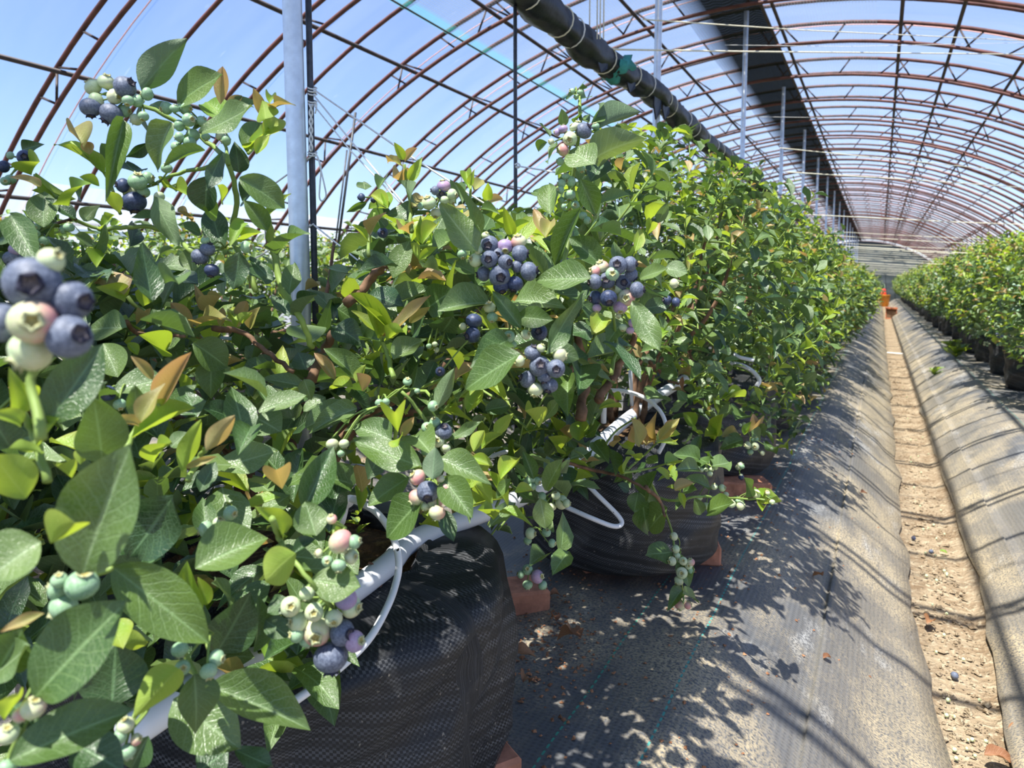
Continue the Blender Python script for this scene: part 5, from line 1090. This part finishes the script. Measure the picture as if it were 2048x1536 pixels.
# ------------------------------------------------------------------ rods and strings
def rod(a, b, r, label): 
    o = MB().tube([a, b], r, 10).build('support_rod', 'rod'); return tag(o, label, 'rod', 'dark support rods')
rod(A(613, -160, 1.10), A(640, 680, 1.10) - V((0, 0, .30)), .0049, 'dark grey support rod beside the nearest steel pole')
rod(A(1030, -120, 1.72), A(1038, 470, 1.72) - V((0, 0, .55)), .0047, 'dark support rod standing left of the tall fruiting shoot')
rod(A(711, 225, 3.0), A(672, 520, 3.0), .0055, 'leaning dark rod in the background left of the white strings')
rod(A(694, 300, 3.3), A(668, 510, 3.3), .004, 'thinner leaning dark rod behind the other leaning rod')
def string(pts, r, label, m='cord', name='string', group='white strings', n=1):
    o = MB().tube(smooth_path(pts, n) if n > 1 else pts, r, 5).build(name, m); return tag(o, label, 'string', group)
string([A(626, 178, 1.09), A(820, 312, 1.0), A(1008, 432, .90)], .0014, 'white string running from the near rod down right to the tall shoot')
string([A(627, 190, 1.09), A(715, 298, .98), A(808, 408, .86)], .0013, 'white string from the near rod down to the middle bush, upper of two')
string([A(627, 210, 1.09), A(700, 300, .99), A(800, 405, .87)], .0011, 'white string from the near rod down to the middle bush, lower of two')
string([A(628, 450, 1.09), A(690, 500, 1.05), A(740, 540, 1.0)], .0013, 'white string slanting down right from the knot low on the near rod')
string([A(627, 448, 1.09), A(590, 470, 1.15), A(505, 520, 1.3)], .0013, 'white string slanting down left from the knot low on the near rod')
string([A(626, 310, 1.09), A(590, 338, 1.13), A(525, 385, 1.2)], .0014, 'white string slanting down left behind the nearest pole')
string([A(1034, 332, 1.71), A(1085, 340, 1.5), A(1135, 349, 1.3)], .0018, 'short white string from the second rod to the tall shoot')
string([A(1030, 330, 1.70), A(1035, 327, 1.70), A(1040, 331, 1.70), A(1036, 336, 1.7), A(1031, 333, 1.7)], .0022, 'white knot tied round the second rod', n=3)
kn = empty('string_knot', A(625, 190, 1.09)); tag(kn, 'white string knotted and twisted down the near rod, with a loose loop', 'string'); kl = V(kn.location)
for i, y in enumerate((176, 182, 188, 203, 208, 305, 310)):
    MB().tube([A(625 + 8.5 * math.cos(a), y + 2.2 * math.sin(a) + .6 * math.cos(a), 1.10 - .0085 * math.sin(a)) - kl for a in [6.283 * j / 12 for j in range(12)]], .0013, 5, closed=True).build('wrap', 'cord', kn)
for s in (-1, 1):
    MB().tube([A(624 + s * 3 * math.cos(i * .9) - 2, 208 + 5 * i, 1.088 + .002 * math.sin(i * .9) * s) - kl for i in range(20)], .0015, 5).build('twisted_strand', 'cord', kn)
MB().tube(smooth_path([A(x, y, 1.085) - kl for x, y in ((628, 306), (636, 315), (642, 340), (650, 375), (652, 392), (645, 402), (639, 395), (640, 370), (642, 335), (634, 312))], 4), .0013, 5).build('loop', 'cord', kn)
MB().tube(smooth_path([A(x, y, 1.085) - kl for x, y in ((632, 205), (633, 215), (630, 227))], 3), .0012, 5).build('loose_end', 'cord', kn)
string([A(1226, 99, 2.22), A(1480, 103, 2.9), A(2060, 109, 4.2)], .0033, 'thick cream string stretched across the upper right from the film roll', 'cordy')
string([A(1286, 39, 2.4), A(1600, 60, 3.2), A(2060, 82, 4.4)], .0026, 'yellowish string stretched across the upper right above the thick one', 'cordy')
string([A(1560, 296, 4.6), A(1800, 320, 5.2), A(2060, 346, 6.2)], .0030, 'cream string crossing the aisle at mid height, upper of a pair', 'cordy')
string([A(1570, 344, 4.6), A(1800, 358, 5.2), A(2060, 376, 6.2)], .0036, 'cream string crossing the aisle at mid height, lower of a pair', 'cordy')
string([A(1450, 90, 3.5), A(1700, 93, 3.9), A(2060, 85, 4.3)], .0012, 'hair-thin string crossing high under the roof netting', 'cord')
string([A(1400, 232, 4.0), A(1700, 236, 5), A(2060, 242, 5.8)], .0012, 'hair-thin string crossing under the right roof slope', 'cord')
rr = random.Random(3)
for i in range(26):
    y = 6.85 + 2 * (i // 2) if i < 24 else 31; h = (.36, .60)[i % 2] + rr.uniform(-.07, .10)
    a = V((-.79, y, CAMZ + h + .03)); b = V((1.9, y + rr.uniform(.2, 1.0), CAMZ + h - .12))
    string([a, (a + b) / 2 - V((0, 0, .01)), b], .0034, 'cream trellis string stretched across the aisle in the distance', 'cordy', group='distant trellis strings')
# ------------------------------------------------------------------ things lying on the ground
def dry_leaf(px, py, L, rz, label, curl=0, k='b', tilt=.2):
    p = on(gp(px, py)); T = leaf_tpl(8, 4, .5, .35 + curl, 1.2, 0, .5, int(px))
    vs = T[0] * np.array((L, L * .28, L)); vs[:, 2] += -vs[:, 2].min() + .001
    o = mk('fallen_leaf', vs, T[2], k, uvs=T[1]); o.location = p; o.rotation_euler = (tilt, -.12, rz)
    return tag(o, label, 'fallen leaf', 'dry fallen leaves')
dry_leaf(1150, 1325, .055, 2.6, 'curled orange-brown dry leaf on the mat right of the nearest bag', .3)
dry_leaf(1138, 1298, .045, 1.9, 'reddish dry leaf lying on top end of the orange-brown one', .1)
dry_leaf(1110, 1262, .035, 2.2, 'small dark red dry leaf near the brick between the bags')
dry_leaf(1100, 1212, .030, 1.2, 'small brown leaf leaning beside the orange brick', .2)
dry_leaf(1025, 1330, .04, .6, 'shrivelled brown leaf at the right edge of the nearest bag')
dry_leaf(1040, 1408, .04, 1.7, 'dark curled leaf at the foot of the nearest bag', .4)
dry_leaf(1645, 1328, .022, .9, 'tiny brown leaf scrap on the mat beside the teal thread')
dry_leaf(1968, 1530, .05, .3, 'light brown dry leaf in the trench at the bottom edge')
dry_leaf(1850, 1262, .05, 1.3, 'brown leaf half buried in the trench soil')
dry_leaf(2015, 1480, .045, .2, 'pale dry leaf on the right mat near the corner')
dry_leaf(1640, 1172, .03, 2.3, 'small black curled scrap on the left mat', .3)
dry_leaf(1880, 1110, .022, .1, 'small fresh yellow-green leaf dropped in the trench', 0, 'y')
dry_leaf(1720, 995, .03, .7, 'tan leaf fallen on the slope above the trench')
def fallen(px, py, r, k, label, group):
    p = on(gp(px, py)); o = link('fallen_blueberry', berry_mesh(k, 0 if k == 'B' or k == 'K' else 1), None, berry_matrix(V((p.x, p.y, p.z - .006 + r * .8)), r, V((R_.uniform(-1, 1), R_.uniform(-1, 1), .3)).normalized()))
    return tag(o, label, 'blueberry', group)
fallen(1909, 1356, .0085, 'B', 'ripe blueberry lying in the trench near the bottom', None)
fallen(1827, 1079, .0075, 'K', 'dark blueberry on the left lip of the trench', None)
fallen(1862, 1106, .0075, 'B', 'light blue blueberry beside the dropped green leaf', None)
rr = random.Random(8)
for i in range(48):
    t = rr.random(); py = 640 + 880 * t ** .8; px = 1790 + (py - 620) * .170 + rr.uniform(-1, 1) * (py - 560) * .055
    fallen(px, py, rr.uniform(.0032, .0050), 'W', 'small pale unripe berry fallen in the trench', 'pale berries in the trench')
vs = []; fs = []; rr = random.Random(4)
def crumb(p, s):
    b = len(vs); a0 = rr.uniform(0, 6)
    for j in range(4):
        a = a0 + j * 1.57 + rr.uniform(-.4, .4); vs.append(p + V((math.cos(a) * s * rr.uniform(.5, 1.2), math.sin(a) * s * rr.uniform(.5, 1.2), rr.uniform(-.2, .3) * s)))
    vs.append(p + V((rr.uniform(-.3, .3) * s, rr.uniform(-.3, .3) * s, s * rr.uniform(.4, .9))))
    for j in range(4): fs.append((b + j, b + (j + 1) % 4, b + 4))
for i in range(3600):
    x = .19 + rr.gauss(0, .045); y = .5 + 9 * rr.random() ** 1.8; crumb(V((x, y, gz(x, y) + .003)), rr.uniform(.0015, .006) if i % 6 else rr.uniform(.006, .016))
o = mk('soil_crumbs', vs, fs, 'soil', smooth=False, kind='stuff'); tag(o, 'loose soil crumbs and dry bits scattered in the trench', 'soil')
vs = []; fs = []
for i in range(900):
    if rr.random() < .45: q = gp(rr.gauss(1080, 70), rr.gauss(1260, 75)); x, y = q.x, q.y
    else: x = -.30 + rr.gauss(0, .12); y = .75 + rr.random() * 2.6
    crumb(V((x, y, mz(x, y) + .005)), rr.uniform(.0012, .0055))
o = mk('bark_litter', vs, fs, simple('bark_bits', (.34, .16, .08), .9, .2, var=.5, scale=40), smooth=False, kind='stuff'); tag(o, 'orange-brown bark crumbs spilt on the mat between the bags', 'litter')
# crate, bucket, marker and weeds down the aisle
def crate(p, d, label, m1, m2, rz=0, name='crate', cat='crate'):
    e = empty(name, p); e.rotation_euler = (0, 0, rz); tag(e, label, cat); w, l, h = d; t = .018
    for nm, c, dd, m in (('side_panel', (-w / 2, 0, h / 2), (t, l, h), m1), ('side_panel', (w / 2, 0, h / 2), (t, l, h), m1), ('end_panel', (0, -l / 2 + .02, h / 2 - .01), (w - t, t * .6, h * .8), m2), ('end_panel', (0, l / 2, h / 2), (w - t, t, h), m1), ('bottom_panel', (0, 0, t / 2), (w, l, t), m1), ('lid', (0, 0, h + .012), (w + .04, l + .04, .045), m1)):
        MB().box(c, dd, bev=.003).build(nm, m, e, smooth=False)
    return e
q = gp(1782, 637); crate(V((q.x, q.y, gz(q.x, q.y))), (.24, .20, .26), 'small orange-brown box standing in the trench down the aisle', 'crate', 'crated')
yb = 31.5; e = empty('bucket', (.17, yb, .01)); tag(e, 'tall orange bucket with red lid at the far end of the aisle', 'bucket')
MB().tube([(0, 0, 0), (0, 0, .44), (0, 0, .46)], [.15, .20, .21], 20).build('bucket_body', 'orange', e); MB().tube([(-.10, 0, .462), (-.10, 0, .50), (-.10, 0, .70)], [.17, .16, .12], 20).build('bucket_lid', 'red', e)
q = gp(1790, 708); o = MB().box((0, 0, .012), (.19, .035, .012), bev=.003).build('plastic_strip', 'cord', smooth=False); o.location = (q.x, q.y, gz(q.x, q.y) + .004); o.rotation_euler = (0, 0, -.35); tag(o, 'short white plastic strip lying across the trench', 'strip')
def weed(p, s, n, seed, label):
    rr = random.Random(seed); e = empty('weed', p); tag(e, label, 'weed', 'green weeds')
    for i in range(n):
        a = i * 2.4; d = V((math.cos(a), math.sin(a), rr.uniform(.4, 1.4))).normalized(); b = V((0, 0, .004 + .012 * (i % 3)))
        link('leaf', leaf_mesh('y' if i % 2 else 'l', i % 4, 2), e, leaf_matrix(b, b + d * s * rr.uniform(.6, 1.1), s * .2, V((0, 0, 1))))
    return e
q = gp(1868, 752); weed(on(q), .09, 9, 1, 'small green weed sprouting at the right edge of the trench')
weed(V((.62, 7.4, gz(.62, 7.4) + .01)), .16, 18, 2, 'bright green weed tuft at the foot of the right bushes')
weed(V((.66, 8.3, gz(.66, 8.3) + .01)), .13, 14, 3, 'second green weed tuft farther along the right bushes')
weed(A(715, 1075, .88), .02, 8, 4, 'tiny weed seedling in the soil of the nearest bag')
